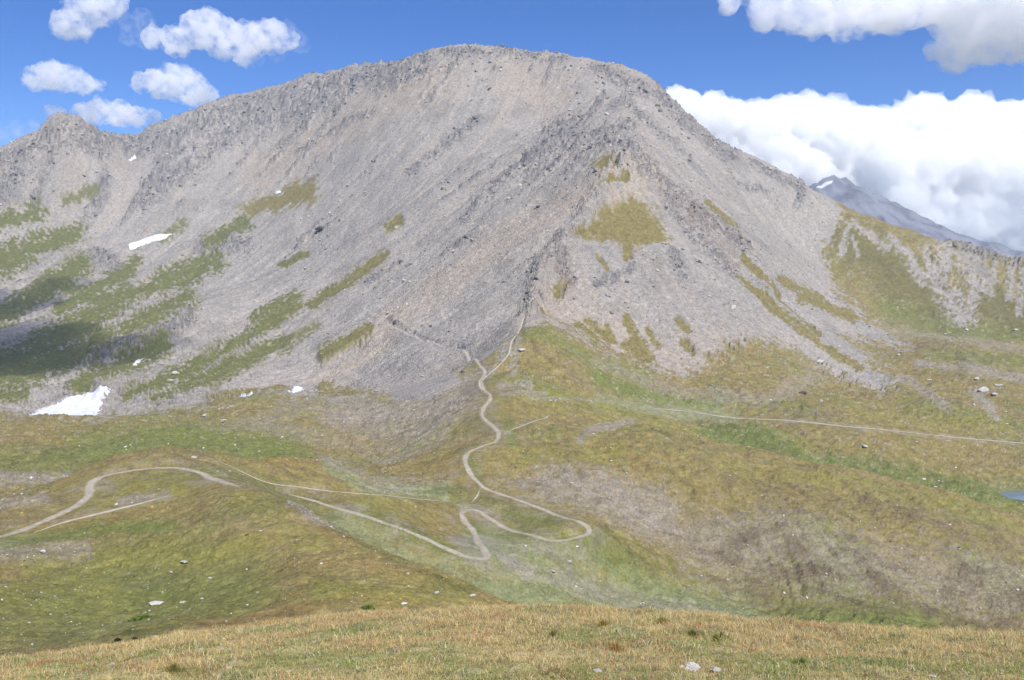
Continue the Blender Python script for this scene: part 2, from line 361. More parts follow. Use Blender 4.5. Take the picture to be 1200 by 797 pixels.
# bare stony soil in the meadows
bare = Zero()
for pts in ([(590, 562), (640, 548), (700, 552), (760, 566), (800, 585), (790, 610), (830, 635), (760, 632), (720, 612), (660, 590), (620, 578)],):
    area(bare, pts, soft=14, amt=0.9, d=(330, 520), rough=1.2)
for pts, w, a, d in (([(830, 640), (900, 630), (980, 655), (1080, 675), (1180, 690), (1400, 720)], 34, .62, (310, 450)), ([(860, 670), (1000, 690)], 22, .4, (310, 450)), ([(680, 512), (700, 500), (740, 495)], 5, .9, (400, 620)), ([(585, 452), (620, 450)], 4, 1, (500, 720)), ([(590, 462), (640, 462)], 3, .9, (500, 700)),
                     ([(600, 442), (606, 400)], 5, .6, (600, 900)), ([(0, 560), (40, 562), (80, 558)], 7, .9, (340, 450)), ([(-200, 575), (0, 590), (50, 582)], 9, .7, (250, 330)), ([(140, 588), (195, 580)], 5, .8, (230, 300)), ([(0, 650), (100, 648)], 9, .55, (170, 230)),
                     ([(340, 590), (390, 618)], 4, .8, (200, 260)), ([(300, 500), (360, 510), (420, 520)], 7, .5, (430, 700)), ([(380, 545), (420, 558)], 8, .6, (360, 480)), ([(430, 570), (520, 565)], 12, .45, (330, 460)), ([(595, 655), (622, 672)], 9, .9, (250, 300)), ([(530, 630), (550, 640)], 5, .8, (270, 320)),
                     ([(650, 675), (760, 710), (900, 735)], 12, .5, (240, 310)), ([(560, 640), (620, 640), (660, 650)], 8, .4, (270, 320)), ([(840, 465), (900, 470), (960, 440)], 9, .55, (640, 950)), ([(955, 424), (972, 428)], 6, .8, (760, 1000)), ([(1055, 440), (1080, 455), (1110, 478)], 5, .8, (760, 1100)),
                     ([(1075, 428), (1130, 432), (1200, 445), (1400, 460)], 5, .8, (900, 1300)), ([(1140, 458), (1168, 488)], 5, .9, (720, 960)), ([(880, 545), (990, 553)], 3, .7, (540, 700)), ([(700, 425), (760, 450), (850, 470)], 8, .45, (700, 950)), ([(250, 510), (350, 480), (420, 478)], 10, .35, (560, 780)), ([(440, 545), (520, 510)], 9, .5, (430, 600)),
                     ([(1000, 385), (1100, 395), (1200, 410)], 5, .5, (1150, 1450)), ([(620, 468), (700, 470)], 3, .6, (540, 680))):
    stroke(bare, pts, w, amt=a, d=d, rough=1.2)
for pts, w, a, d in (([(390, 485), (450, 505), (500, 500), (545, 470)], 15, .85, (430, 800)), ([(395, 468), (440, 485), (500, 488), (550, 456)], 13, 1, (520, 950)), ([(330, 478), (420, 478)], 9, .6, (560, 900)), ([(430, 530), (520, 505)], 8, .5, (430, 640))):
    stroke(bare, pts, w, amt=a, d=d, rough=1.4, soft=.9)
bare *= sstep(-1.3, 0.1, scr2 * 2 + wn3 * 0.8 + 0.5)

# lush green
green = Zero()
for pts, w, a, d in (([(100, 530), (230, 512), (340, 535)], 22, .9, (380, 640)), ([(-200, 545), (100, 540)], 14, .7, (370, 560)), ([(560, 640), (700, 640), (760, 690), (900, 725), (1100, 735)], 20, .85, (255, 330)), ([(600, 600), (650, 612)], 14, .7, (290, 340)), ([(540, 575), (480, 580)], 5, .9, (340, 420)),
                     ([(830, 505), (900, 520), (960, 545), (1100, 575), (1300, 590)], 17, 1, (540, 680)), ([(700, 445), (760, 465), (840, 478)], 8, .9, (660, 800)), ([(625, 385), (700, 425), (760, 438)], 8, .6, (700, 950)), ([(0, 640), (120, 620), (200, 615)], 9, .9, (190, 250)), ([(80, 700), (200, 700), (280, 690)], 40, .75, (110, 200)),
                     ([(0, 740), (200, 730)], 22, .6, (95, 160)), ([(420, 600), (540, 650)], 10, .7, (260, 330)), ([(560, 690), (640, 700)], 12, .8, (230, 275)), ([(380, 690), (540, 692)], 16, .6, (115, 165)), ([(0, 462), (-200, 470)], 10, 1, (850, 1100)), ([(300, 600), (380, 640)], 12, .5, (170, 230)), ([(120, 660), (260, 650)], 14, .7, (150, 220)),
                     ([(1040, 360), (1110, 385), (1200, 395)], 14, .7, (1350, 1700)), ([(1090, 415), (1200, 425)], 8, .6, (1000, 1250)), ([(600, 520), (596, 500)], 6, .8, (420, 500)), ([(560, 560), (552, 540)], 6, .6, (370, 420)), ([(1060, 470), (1200, 500)], 8, .5, (700, 900))):
    stroke(green, pts, w, amt=a, d=d, rough=1.0, soft=0.8)
green = np.maximum(green, 0.5 * sstep(0.05, 0.55, wnl * 0.7 + wn1 * 0.6) * (YY < 900))
green = np.maximum(green * (1 - grs), 0.45 * gr * (1 - 0.8 * grs) * (0.4 + 0.6 * sstep(500, 300, PX)))
# rust / straw coloured dry grass
green = np.maximum(green, 0)
pale = Zero()
for pts, w_ in (([(400, 628), (470, 664), (540, 690), (640, 708)], 24), ([(570, 650), (700, 695), (860, 722)], 28), ([(385, 548), (430, 570), (520, 582)], 6), ([(700, 470), (860, 490)], 7)):
    stroke(pale, pts, w_, d=(100, 720) if pts[0][0] == 60 else (205, 760), rough=1.0, soft=.9)
yel = Zero()
for pts, w_, d_ in (([(380, 692), (540, 695)], 16, (95, 170)), ([(40, 665), (300, 640)], 18, (140, 240)), ([(90, 590), (230, 572)], 10, (230, 320)), ([(280, 590), (370, 640)], 14, (170, 260)), ([(0, 700), (120, 690)], 20, (100, 190)), ([(480, 600), (430, 590)], 10, (280, 380)), ([(600, 540), (720, 530)], 10, (400, 500)), ([(850, 550), (1000, 565), (1200, 622)], 9, (400, 480)), ([(630, 460), (800, 500)], 12, (480, 680)), ([(1000, 480), (1180, 505)], 9, (690, 900))):
    stroke(yel, pts, w_, d=d_, rough=1.3, soft=.9)
shade_turf = Zero()  # shade along banks, ridge line and gully put into colour; also darker trough grass
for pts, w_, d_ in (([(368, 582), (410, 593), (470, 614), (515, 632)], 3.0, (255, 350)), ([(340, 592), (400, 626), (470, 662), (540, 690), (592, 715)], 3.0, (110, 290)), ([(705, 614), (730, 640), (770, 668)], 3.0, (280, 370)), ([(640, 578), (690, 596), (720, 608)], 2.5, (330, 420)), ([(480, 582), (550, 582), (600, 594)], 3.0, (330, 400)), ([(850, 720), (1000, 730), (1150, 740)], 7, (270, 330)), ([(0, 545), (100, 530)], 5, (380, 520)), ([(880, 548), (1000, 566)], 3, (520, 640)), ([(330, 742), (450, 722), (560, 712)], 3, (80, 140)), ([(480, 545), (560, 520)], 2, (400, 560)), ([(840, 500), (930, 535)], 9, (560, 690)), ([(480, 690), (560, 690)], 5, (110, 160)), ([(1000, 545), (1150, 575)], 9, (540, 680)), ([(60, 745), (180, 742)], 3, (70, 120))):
    stroke(shade_turf, pts, w_, d=d_, rough=1.3, soft=.8)
edge_r = Zero()
stroke(edge_r, [(300, 590), (400, 650), (500, 690), (590, 716)], 26, d=(95, 205), rough=1.0, soft=.9)
stroke(edge_r, [(330, 735), (420, 705), (500, 700)], 12, d=(90, 205), rough=1.0, soft=.9)
rust = sstep(0.15, 0.6, fbm(XX / 45, YY / 28, 4, 31) + 0.25 * wn2).astype(np.float32) * 0.9
fg = (1 - sstep(52, 75, YY)).astype(np.float32)

# ------------------------------------------------------------------ paths (centre lines on the macro surface)
PATHS = [
    dict(n='path', w=3.0, lab='long gravel track winding from behind the left knoll through the hairpins up to the grassy col', px=[(338, 578), (372, 589), (410, 600), (450, 612), (490, 628), (520, 642), (545, 652), (566, 656), (571, 650), (562, 638), (554, 622), (543, 609), (541, 601), (550, 597), (562, 600), (578, 611), (605, 624), (640, 632), (672, 632), (690, 622), (676, 610), (640, 599), (600, 584), (572, 574), (557, 562), (546, 545), (548, 532), (562, 524), (580, 518), (584, 508), (574, 497), (565, 488), (567, 478), (575, 465), (566, 455), (561, 446)], d=(240, 700)),
    dict(n='path', w=3.2, lab='gravel track looping over the top of the left knoll', px=[(-60, 640), (0, 630), (40, 616), (88, 594), (104, 580), (106, 568), (118, 560), (145, 553), (180, 549), (212, 549), (240, 557), (268, 567), (282, 571)], d=(200, 322)),
    dict(n='path', w=5.0, lab='thin straight footpath crossing the right meadow below the scree', px=[(760, 478), (800, 482), (830, 486), (900, 492), (1000, 501), (1100, 511), (1200, 520), (1330, 530), (1450, 541)], d=(600, 780)),
    dict(n='path', w=2.2, lab='grey side track rising faintly across the front of the left knoll', px=[(40, 625), (70, 614), (100, 606), (150, 594), (196, 581)], d=(180, 300)),
    dict(n='path', w=1.6, lab='narrow footpath zigzagging up the grassy spur towards the crags', px=[(575, 462), (562, 452), (568, 443), (585, 428), (596, 415), (600, 400), (608, 388), (614, 372)], d=(540, 900)),
    dict(n='path', w=3.2, lab='faint grey path traversing the left scree slope down to the col', px=[(440, 365), (460, 378), (485, 395), (515, 405), (545, 412), (560, 425), (568, 436), (562, 446)], d=(600, 1100)),
    dict(n='path', w=0.9, lab='thin pale footpath running through grass beyond the left knoll', px=[(240, 550), (300, 562), (350, 571), (400, 577), (440, 580), (500, 586), (535, 588)], d=(300, 420)),
    dict(n='path', w=0.9, lab='faint worn path ending at a bare spot right of the bends', px=[(590, 508), (620, 496), (645, 484)], d=(430, 600)),
    dict(n='path', w=1.2, lab='faint pale path curving over the crest of the right slope', px=[(690, 502), (740, 500), (770, 508), (790, 520)], d=(430, 620)),
    dict(n='path', w=1.1, lab='short pale footpath stub dropping from the track to the valley floor', px=[(563, 573), (558, 583), (552, 590)], d=(300, 400)),
]

def smooth_line(pts, step):
    pts = np.array(pts, float); out = []
    n = len(pts)
    for i in range(n - 1):
        p0, p1, p2, p3 = pts[max(i - 1, 0)], pts[i], pts[i + 1], pts[min(i + 2, n - 1)]
        L = np.linalg.norm(p2 - p1); k = max(2, int(L / step))
        for f in np.linspace(0, 1, k, endpoint=False):
            out.append(p1 + 0.5 * f * (p2 - p0 + f * (2 * p0 - 5 * p1 + 4 * p2 - p3 + f * (3 * (p1 - p2) + p3 - p0))))
    out.append(pts[-1])
    return np.array(out)

pathmask = Zero()
for pt in PATHS:
    w3 = np.array([ground(x, y, *pt['d']) for x, y in pt['px']])
    line = smooth_line(w3, 1.5)
    # keep it from doubling back on itself where the ground is seen edge on
    z = lerp_grid(Z0, line[:, 0] / line[:, 1], np.log(line[:, 1]))
    k = np.ones(9) / 9
    z = np.convolve(np.pad(z, 4, mode='edge'), k, mode='valid')
    pt['line'] = line; pt['z'] = z
    # bench: the ground levels off across the path
    hw = pt['w'] / 2
    R = hw + 4.5 + (14 if hw > 2 else 16 if hw > 1.4 else 0)
    sel = (XX > line[:, 0].min() - R) & (XX < line[:, 0].max() + R) & (YY > line[:, 1].min() - R) & (YY < line[:, 1].max() + R)
    ii = np.where(sel.ravel())[0]
    px_, py_ = XX.ravel()[ii], YY.ravel()[ii]
    best = np.full(ii.size, 1e9); bz = np.zeros(ii.size)
    for k in range(0, len(line)):
        d2 = (px_ - line[k, 0]) ** 2 + (py_ - line[k, 1]) ** 2
        m = d2 < best
        best[m] = d2[m]; bz[m] = z[k]
    best = np.sqrt(best)
    wgt = (1 - sstep(hw + 0.6, hw + 2.6, best)) * (0 if pt['w'] < 1.55 else 1)
    Z0f = Z0.ravel()
    Z0f[ii] = Z0f[ii] * (1 - wgt) + bz * wgt
    pm = pathmask.ravel(); pm[ii] = np.maximum(pm[ii], 1 - sstep(hw + 0.5, hw + 4.0 + (14 if hw > 2 else 16 if hw > 1.4 else 0), best))
Z0 = Z0f.reshape(NT, NU)
pathmask = pm.reshape(NT, NU)

# ------------------------------------------------------------------ relief detail
ZF = Z0.copy()
meadow = (1 - scree)
nopath = 1 - pathmask
mid = sstep(60, 110, YY)
# rolling meadow
terc = fbm(UU * 45, TT * 190, 4, 43)                                   # soil creep steps across the slopes
ZF += meadow * nopath * mid * (2.8 * wn1 * sstep(90, 300, YY) + 1.0 * wn2 + 0.36 * wn3 + 1.5 * terc * np.clip(YY / 450, 0.25, 2.0))
ZF += meadow * nopath * mid * (.5 * L2 + .25 * L1) * np.clip(YY / 500, .1, 1.4) * sstep(110, 240, YY)
ZF += meadow * nopath * mid * sstep(550, 800, YY) * 2.2 * wn1
ZF += meadow * nopath * sstep(560, 760, YY) * (1 - sstep(1500, 1700, YY)) * 3.5 * (np.abs(fbm(XX / 80, YY / 70, 3, 45)) - .2)
ZF += meadow * nopath * sstep(230, 330, YY) * (1 - sstep(560, 760, YY)) * 2.6 * fbm(XX / 55, YY / 45, 3, 46)
# foreground
ZF += (1 - mid) * sstep(4, 12, YY) * (0.22 * fbm(XX / 3.2, YY / 3.2, 3, 41) + 0.16 * fbm(XX / 1.0, YY / 1.0, 3, 42))
# scree: gullies down the fall line and lumps
on = scree * sstep(780, 900, YY) * (1 - sstep(3000, 3300, YY)) * nopath
gm = sstep(-0.1, 0.5, fbm(XX / 260, YY / 260, 3, 53))
low_left = sstep(420, 250, PX) * sstep(250, 320, PY) * (YY > 850)
ZF += on * (0.30 * L1 + 0.8 * gm * L2 + 3.0 * low_left * L2 + 1.4 * fbm(XX / 22, YY / 22, 4, 51) + 5.0 * wn1 + 12.0 * wnl)
rub = Zero()
for pts, w in (([(470, 330), (560, 260), (660, 190), (740, 178)], 38), ([(640, 100), (740, 110), (800, 170)], 34), ([(700, 350), (780, 330), (840, 350)], 40), ([(500, 70), (640, 75)], 18), ([(330, 300), (430, 230)], 18), ([(0, 200), (110, 190)], 35)):
    stroke(rub, pts, w, d=(850, 3100), rough=1.2, soft=.8)
rub = rub * on * (1 - gr)
upper = Zero()
for pts, w in (([(-200, 205), (40, 185), (160, 185), (300, 140), (500, 85), (640, 75), (760, 120), (860, 200)], 34), ([(0, 230), (200, 215)], 40), ([(540, 230), (620, 185), (740, 185)], 26), ([(640, 290), (620, 340)], 26), ([(780, 230), (870, 310)], 22), ([(300, 200), (420, 180)], 24), ([(700, 110), (740, 160)], 40), ([(230, 290), (400, 270)], 22), ([(900, 220), (960, 260)], 14)):
    stroke(upper, pts, w, d=(900, 3100), rough=1.0, soft=.8)
outc = sstep(0.8, 1.5, L3 + 1.1 * scr1 + 0.5 * scr2) * upper * on * (1 - gr)
ksc = YY / 1700.0
ZF += ksc * outc * (5.0 + 4.0 * (ridged(XX / 26 + wn2 * .4, YY / 18, 4, 57) - .4) + 0.5 * L1)
cr = np.maximum(crag, 0) * sstep(850, 950, YY)
crag = np.maximum(crag, outc)
ZF += rub * (1.8 * (ridged(XX / 30 + wn2 * .3, YY / 22, 4, 55) - .4) + 1.6 * (np.abs(fbm(XX / 12, YY / 9, 3, 56)) - .2))
# the rock step above the snow hollow
slab = Zero()
area(slab, [(98, 432), (120, 420), (150, 419), (185, 407), (205, 393), (224, 372), (232, 345), (190, 352), (150, 370), (112, 392)], soft=3.5, d=(900, 1800), rough=0.5)
ZF += slab * 11.0
slab2 = Zero()
area(slab2, [(-60, 372), (20, 352), (70, 336), (98, 318), (104, 302), (70, 300), (20, 318), (-60, 340)], soft=3.0, d=(1000, 2400), rough=0.5)
ZF += slab2 * 7.0
slab3 = Zero()
area(slab3, [(228, 296), (262, 298), (292, 292), (296, 282), (262, 276), (232, 284)], soft=2.0, d=(1050, 2600), rough=0.5)
ZF += slab3 * 6.0
ZF += on * 1.1 * fbm(XX / 5.0, YY / 5.0, 2, 52)
# crags: ledges and broken blocks
rz = ridged(XX / 46 + wn2 * 0.4, YY / 30, 5, 61)
rb = np.abs(fbm(XX / 16, YY / 11, 3, 62))
cr = crag * sstep(850, 950, YY)
cr = cr * np.clip(YY / 1700, .7, 1.7)
rz2 = ridged(XX / 120 + wn1 * .3, YY / 90, 4, 64)
ZF += cr * (4.5 * (rz - 0.35) + 2.5 * (rb - 0.25) + 0.5 * L1 + 17.0 * (rz2 - 0.4))
ZF += cr * sstep(-.1, .5, scr1) * 7.0
ZF += cr * (PY < 260) * 2.5 * np.abs(fbm(UU * 90, TT * 60, 3, 63))
rib = Zero()
for pts, w_, a_ in (([(742, 182), (722, 205), (700, 240), (660, 286), (637, 320), (622, 368)], 9, 1.0), ([(745, 186), (782, 224), (830, 264), (872, 300), (905, 342)], 8, .8), ([(560, 235), (610, 200), (660, 172), (735, 180)], 8, .5), ([(742, 100), (700, 150), (735, 180)], 9, .35)):
    stroke(rib, pts, w_, amt=a_, d=(900, 2300), rough=.8, soft=1.0)
ZF += rib * (15.0 + 12.0 * (rz - .4) + 8 * (rz2 - .4)) * (1 - grs)
pk = Zero()
stroke(pk, [(64, 150), (75, 146), (90, 151)], 11, d=(2300, 3000), rough=.5, soft=1.0)
stroke(pk, [(98, 158), (104, 156)], 7, amt=.7, d=(2300, 3000), rough=.5, soft=1.0)
ZF += pk * 30.0
crag = np.maximum(crag, .35 * rib * sstep(-.4, .3, scr1 + scr2) * (1 - grs))
step_ = 8.0 * np.clip(YY / 1500, .8, 2.2)
zz = (ZF - 0.38 * XX + 5 * wn1) / step_ + wn2 * .8
terr = (np.floor(zz) + sstep(0.55, 0.95, zz - np.floor(zz)) - zz) * step_
ZF += np.clip(crag, 0, 1) * sstep(850, 950, YY) * 0.85 * terr
# gully slab in the shade of the left slope, right ridge cliffs
ZF += rr * 6.0 * (ridged(XX / 40, YY / 60, 4, 71) - 0.4)
ZF += (meadow * sstep(1450, 1550, YY) * (1 - sstep(2000, 2100, YY))) * 5 * (fbm(XX / 45, YY / 120, 4, 72))
# pond basin
pcx, pcy = ground(1203, 581, 520, 700)
pond_z = float(np.median(height(np.array([pcx - 4, pcx, pcx + 4]), np.array([pcy, pcy + 2, pcy - 2])))) - 0.2
dp = np.hypot((XX - pcx) / 18.5, (YY - pcy) / 17.0) + 0.10 * wn2
wp = 1 - sstep(0.8, 1.7, dp)
ZF = ZF * (1 - wp) + (pond_z - 1.4 * (1 - sstep(0.75, 1.05, dp)) + 0.35) * wp

# far mountain in the blue distance
far_top = [(900, 300), (930, 240), (955, 218), (968, 213), (979, 211), (985, 213), (992, 211), (1000, 218), (1012, 226), (1035, 236), (1060, 247), (1085, 259), (1110, 272), (1135, 282), (1150, 288),
           (1165, 289), (1180, 295), (1200, 303), (1240, 312), (1300, 330)]
fx, fs = pix2us([p[0] for p in far_top], [p[1] for p in far_top])
FD = 6000.0
crest = (np.interp(XX / FD, fx, fs, left=-0.02, right=-0.02) + 0.004) * FD + 22 * fbm(XX / 100, XX * 0, 4, 83)
rel = (YY - FD) / 1500.0
shape = np.where(rel < 0, np.clip(1 + rel, 0, 1) ** 1.1, np.clip(1 - rel / 1.4, 0, 1))
fm = sstep(3900, 4600, YY)
fz = np.maximum(crest, 0) * shape + shape * (150 * (ridged(XX / 620 + .3 * wnl, YY / 900, 5, 81) - 0.5) * sstep(0.0, 0.3, np.abs(rel)) + 16 * fbm(XX / 120, YY / 160, 4, 82)) * sstep(0, 150, crest)
ZF = ZF + np.where(fm > 0, fm * (fz - np.minimum(shape, sstep(0, 120, crest)) * ZF), 0)

# ------------------------------------------------------------------ albedo
def c3(r, g, b): return np.array([r, g, b], np.float32)
def mix(A, B, m): return A + (B - A) * m[..., None]
olive = c3(0.185, 0.152, 0.058); gre = c3(0.150, 0.152, 0.044); lush = c3(0.108, 0.142, 0.038); straw = c3(0.270, 0.205, 0.090); rusty = c3(0.195, 0.118, 0.046)
soil = c3(0.252, 0.224, 0.190); mauve = c3(0.168, 0.140, 0.102)
scr_a = c3(0.300, 0.274, 0.245); scr_b = c3(0.250, 0.231, 0.209); scr_w = c3(0.350, 0.285, 0.215); rockc = c3(0.132, 0.129, 0.136); rockr = c3(0.21, 0.155, 0.125)
A = np.broadcast_to(olive, (NT, NU, 3)).copy()
A = mix(A, c3(.150, .118, .070), 0.6 * sstep(-.3, 1.2, L2 * .6 + wn1))
A = mix(A, mauve, 0.42 * sstep(0.0, 0.7, fbm(XX / 90, YY / 50, 4, 91)))
A = mix(A, straw, 0.25 * sstep(-0.1, 0.6, scr2 + 0.6 * wn2))
A = mix(A, rusty, (0.42 - .2 * sstep(250, 450, YY)) * rust)
A = mix(A, gre, 0.70 * sstep(0.0, 0.7, wn1 * 0.7 + scr1 * 0.9))
A = mix(A, c3(.115, .092, .045), 0.6 * sstep(0.15, 0.6, fbm(UU * 55 + 9, TT * 150, 4, 93)))
A = mix(A, mauve * 1.15, 0.5 * sstep(0.2, 0.6, fbm(UU * 40 + 3, TT * 120, 4, 94)))
A = mix(A, lush, np.clip(green * (0.75 + 0.6 * scr2), 0, 1))
A = mix(A, c3(.185, .200, .105), np.clip(pale, 0, 1) * 0.8)
A = mix(A, mix(np.broadcast_to(straw, A.shape), rusty * 1.3, .6 * sstep(-.3, .5, wn2)), np.clip(edge_r, 0, 1) * 0.45)
A = mix(A, c3(.190, .178, .050), .7 * yel * sstep(-.6, .3, wn2 + scr2))
A = mix(A, c3(.075, .082, .030), .5 * shade_turf * sstep(-.7, .3, wn2 + scr2))  # dark lines of bank and edge shade painted into the meadow
A = mix(A, soil, np.clip(bare, 0, 1) * 0.9 * (.75 + .25 * sstep(-.8, .8, L2)))
A = mix(A, mauve, sstep(0.3, 0.7, bare) * sstep(0, .5, wn2) * 0.4)
# scree
B = np.broadcast_to(scr_a, (NT, NU, 3)).copy()
B = mix(B, scr_b, sstep(-1.2, 1.2, L1 * 0.35 + L2 * 0.5 + wn1 + 1.5 * wnl))
B = mix(B, scr_w * .95, .22 * sstep(.4, 1.6, -L3))
B = mix(B, scr_b * .8, .6 * sstep(.1, .6, fbm(UU * 22, TT * 22, 4, 92)))
warm = Zero()
for pts, w in (([(430, 400), (480, 360), (560, 300), (640, 250), (735, 205)], 16), ([(380, 440), (440, 395)], 14), ([(300, 200), (420, 140), (520, 90)], 20), ([(720, 240), (760, 200)], 15), ([(650, 360), (760, 420), (900, 420)], 25), ([(600, 90), (640, 110)], 25)):
    stroke(warm, pts, w, d=MT, rough=1.2, soft=0.9)
B = mix(B, scr_w, 0.6 * warm * sstep(-1, 1, L1 + 0.4))
B = mix(B, rockc, 0.05 * rub * sstep(-.3, .6, scr2 * 1.3))
B = mix(B, rockc, 0.85 * crag * sstep(-0.7, 0.4, scr2 + wn2 - 0.25 * L1))
red = Zero()
for pts, w in (([(655, 295), (668, 345)], 14), ([(770, 220), (830, 270), (870, 300)], 12), ([(845, 300), (860, 318)], 9)):
    stroke(red, pts, w, d=MT, rough=1.0)
B = mix(B, rockr, 0.6 * red * sstep(-.2, .5, wn2))
bed = zz - np.floor(zz)
B = B * (1 - .38 * crag * sstep(.25, .05, bed) * (YY < 3000))[..., None]      # dark schist beds
# speckle of dark and pale blocks
sp = fbm(UU * 520, TT * 520, 2, 95)
B = B * (1 + 0.15 * sp + 0.07 * fbm(UU * 160, TT * 160, 3, 96))[..., None]
A = A * (1 + 0.20 * fbm(UU * 480, TT * 480, 2, 97) + 0.10 * scr2 + 0.10 * fbm(UU * 130, TT * 330, 3, 90))[..., None]
# stony flecks through the upper meadows
fleck = sstep(0.36, 0.6, fbm(UU * 420, TT * 420, 2, 98) + 0.5 * scr1 - 0.1) * sstep(300, 700, YY)
A = mix(A, scr_a, 0.7 * fleck)
dk = Zero()
for pts, w_ in (([(1000, 285), (1040, 310), (1075, 340), (1120, 362)], 26), ([(1150, 350), (1200, 375)], 18)):
    stroke(dk, pts, w_, d=(1400, 1900), rough=1.0, soft=.8)
A = mix(A, c3(.105, .098, .040), .75 * dk)
dk = Zero()
for pts, w_ in (([(850, 655), (1000, 690), (1200, 715)], 42), ([(860, 560), (1000, 590), (1200, 640)], 12)):
    stroke(dk, pts, w_, d=(300, 470), rough=1.3, soft=.9)
A = mix(A, c3(.112, .088, .058), .8 * dk * sstep(-.3, .4, scr2 + wn2))
A = A * .96
A = mix(A, soil * .9, .55 * sstep(.6, 1, pathmask) * sstep(-.2, .5, wn2 + .5 * wn3))
fgc = mix(np.broadcast_to(c3(.30, .25, .13), (NT, NU, 3)).copy(), c3(.20, .19, .075), sstep(-.2, .4, fbm(XX / 3, YY / 4, 3, 125)))
fgc = mix(fgc, c3(.30, .25, .20), 0.8 * sstep(.35, .6, fbm(XX / 1.3, YY / 1.3, 3, 126)))
A = mix(A, fgc, fg)
turf = mix(np.broadcast_to(c3(.098, .105, .034), (NT, NU, 3)).copy(), c3(.155, .128, .048), np.clip(grs * 1.3 + sstep(250, 520, PX) + .5 * scr1, 0, 1))
turf = turf * (1 + .25 * scr2 + .2 * fbm(UU * 480, TT * 480, 2, 89))[..., None]
A = mix(A, turf, np.clip(gr * 1.5, 0, 1) * (YY > 800))
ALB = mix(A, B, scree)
farc = mix(np.broadcast_to(c3(.185, .190, .218), (NT, NU, 3)).copy(), c3(.105, .106, .128), sstep(-.2, .5, ridged(XX / 300, YY / 300, 4, 99) - .4))  # some blue of the distant haze is mixed into the rock colour
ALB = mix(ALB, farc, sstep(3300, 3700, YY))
ALB = np.clip(ALB, 0.012, 0.8)

# ------------------------------------------------------------------ helpers to make objects
def link(o):
    COL.objects.link(o); return o

def tag(o, label=None, cat=None, group=None, kind=None):
    if label: o['label'] = label
    if cat: o['category'] = cat
    if group: o['group'] = group
    if kind: o['kind'] = kind
    return o

def mesh_np(name, V, Fq, mat, color=None, smooth=True, extra=None):
    me = bpy.data.meshes.new(name)
    V = np.ascontiguousarray(V, np.float32); Fq = np.ascontiguousarray(Fq, np.int32)
    k = Fq.shape[1]
    me.vertices.add(len(V)); me.vertices.foreach_set('co', V.ravel())
    me.loops.add(Fq.size); me.loops.foreach_set('vertex_index', Fq.ravel())
    me.polygons.add(len(Fq))
    me.polygons.foreach_set('loop_start', np.arange(0, Fq.size, k, dtype=np.int32))
    try:
        me.polygons.foreach_set('loop_total', np.full(len(Fq), k, np.int32))
    except Exception:
        pass
    me.update(calc_edges=True)
    me.polygons.foreach_set('use_smooth', np.full(len(Fq), smooth))
    if color is not None:
        at = me.attributes.new('albedo', 'FLOAT_COLOR', 'POINT')
        at.data.foreach_set('color', np.c_[color, np.ones(len(V))].astype(np.float32).ravel())
    for nm, arr in (extra or {}).items():
        at = me.attributes.new(nm, 'FLOAT', 'POINT'); at.data.foreach_set('value', arr.astype(np.float32).ravel())
    me.materials.append(mat)
    return link(bpy.data.objects.new(name, me))

def nodes(name):
    m = bpy.data.materials.new(name); m.use_nodes = True
    nt = m.node_tree; nt.nodes.clear()
    return m, nt, nt.nodes, nt.links

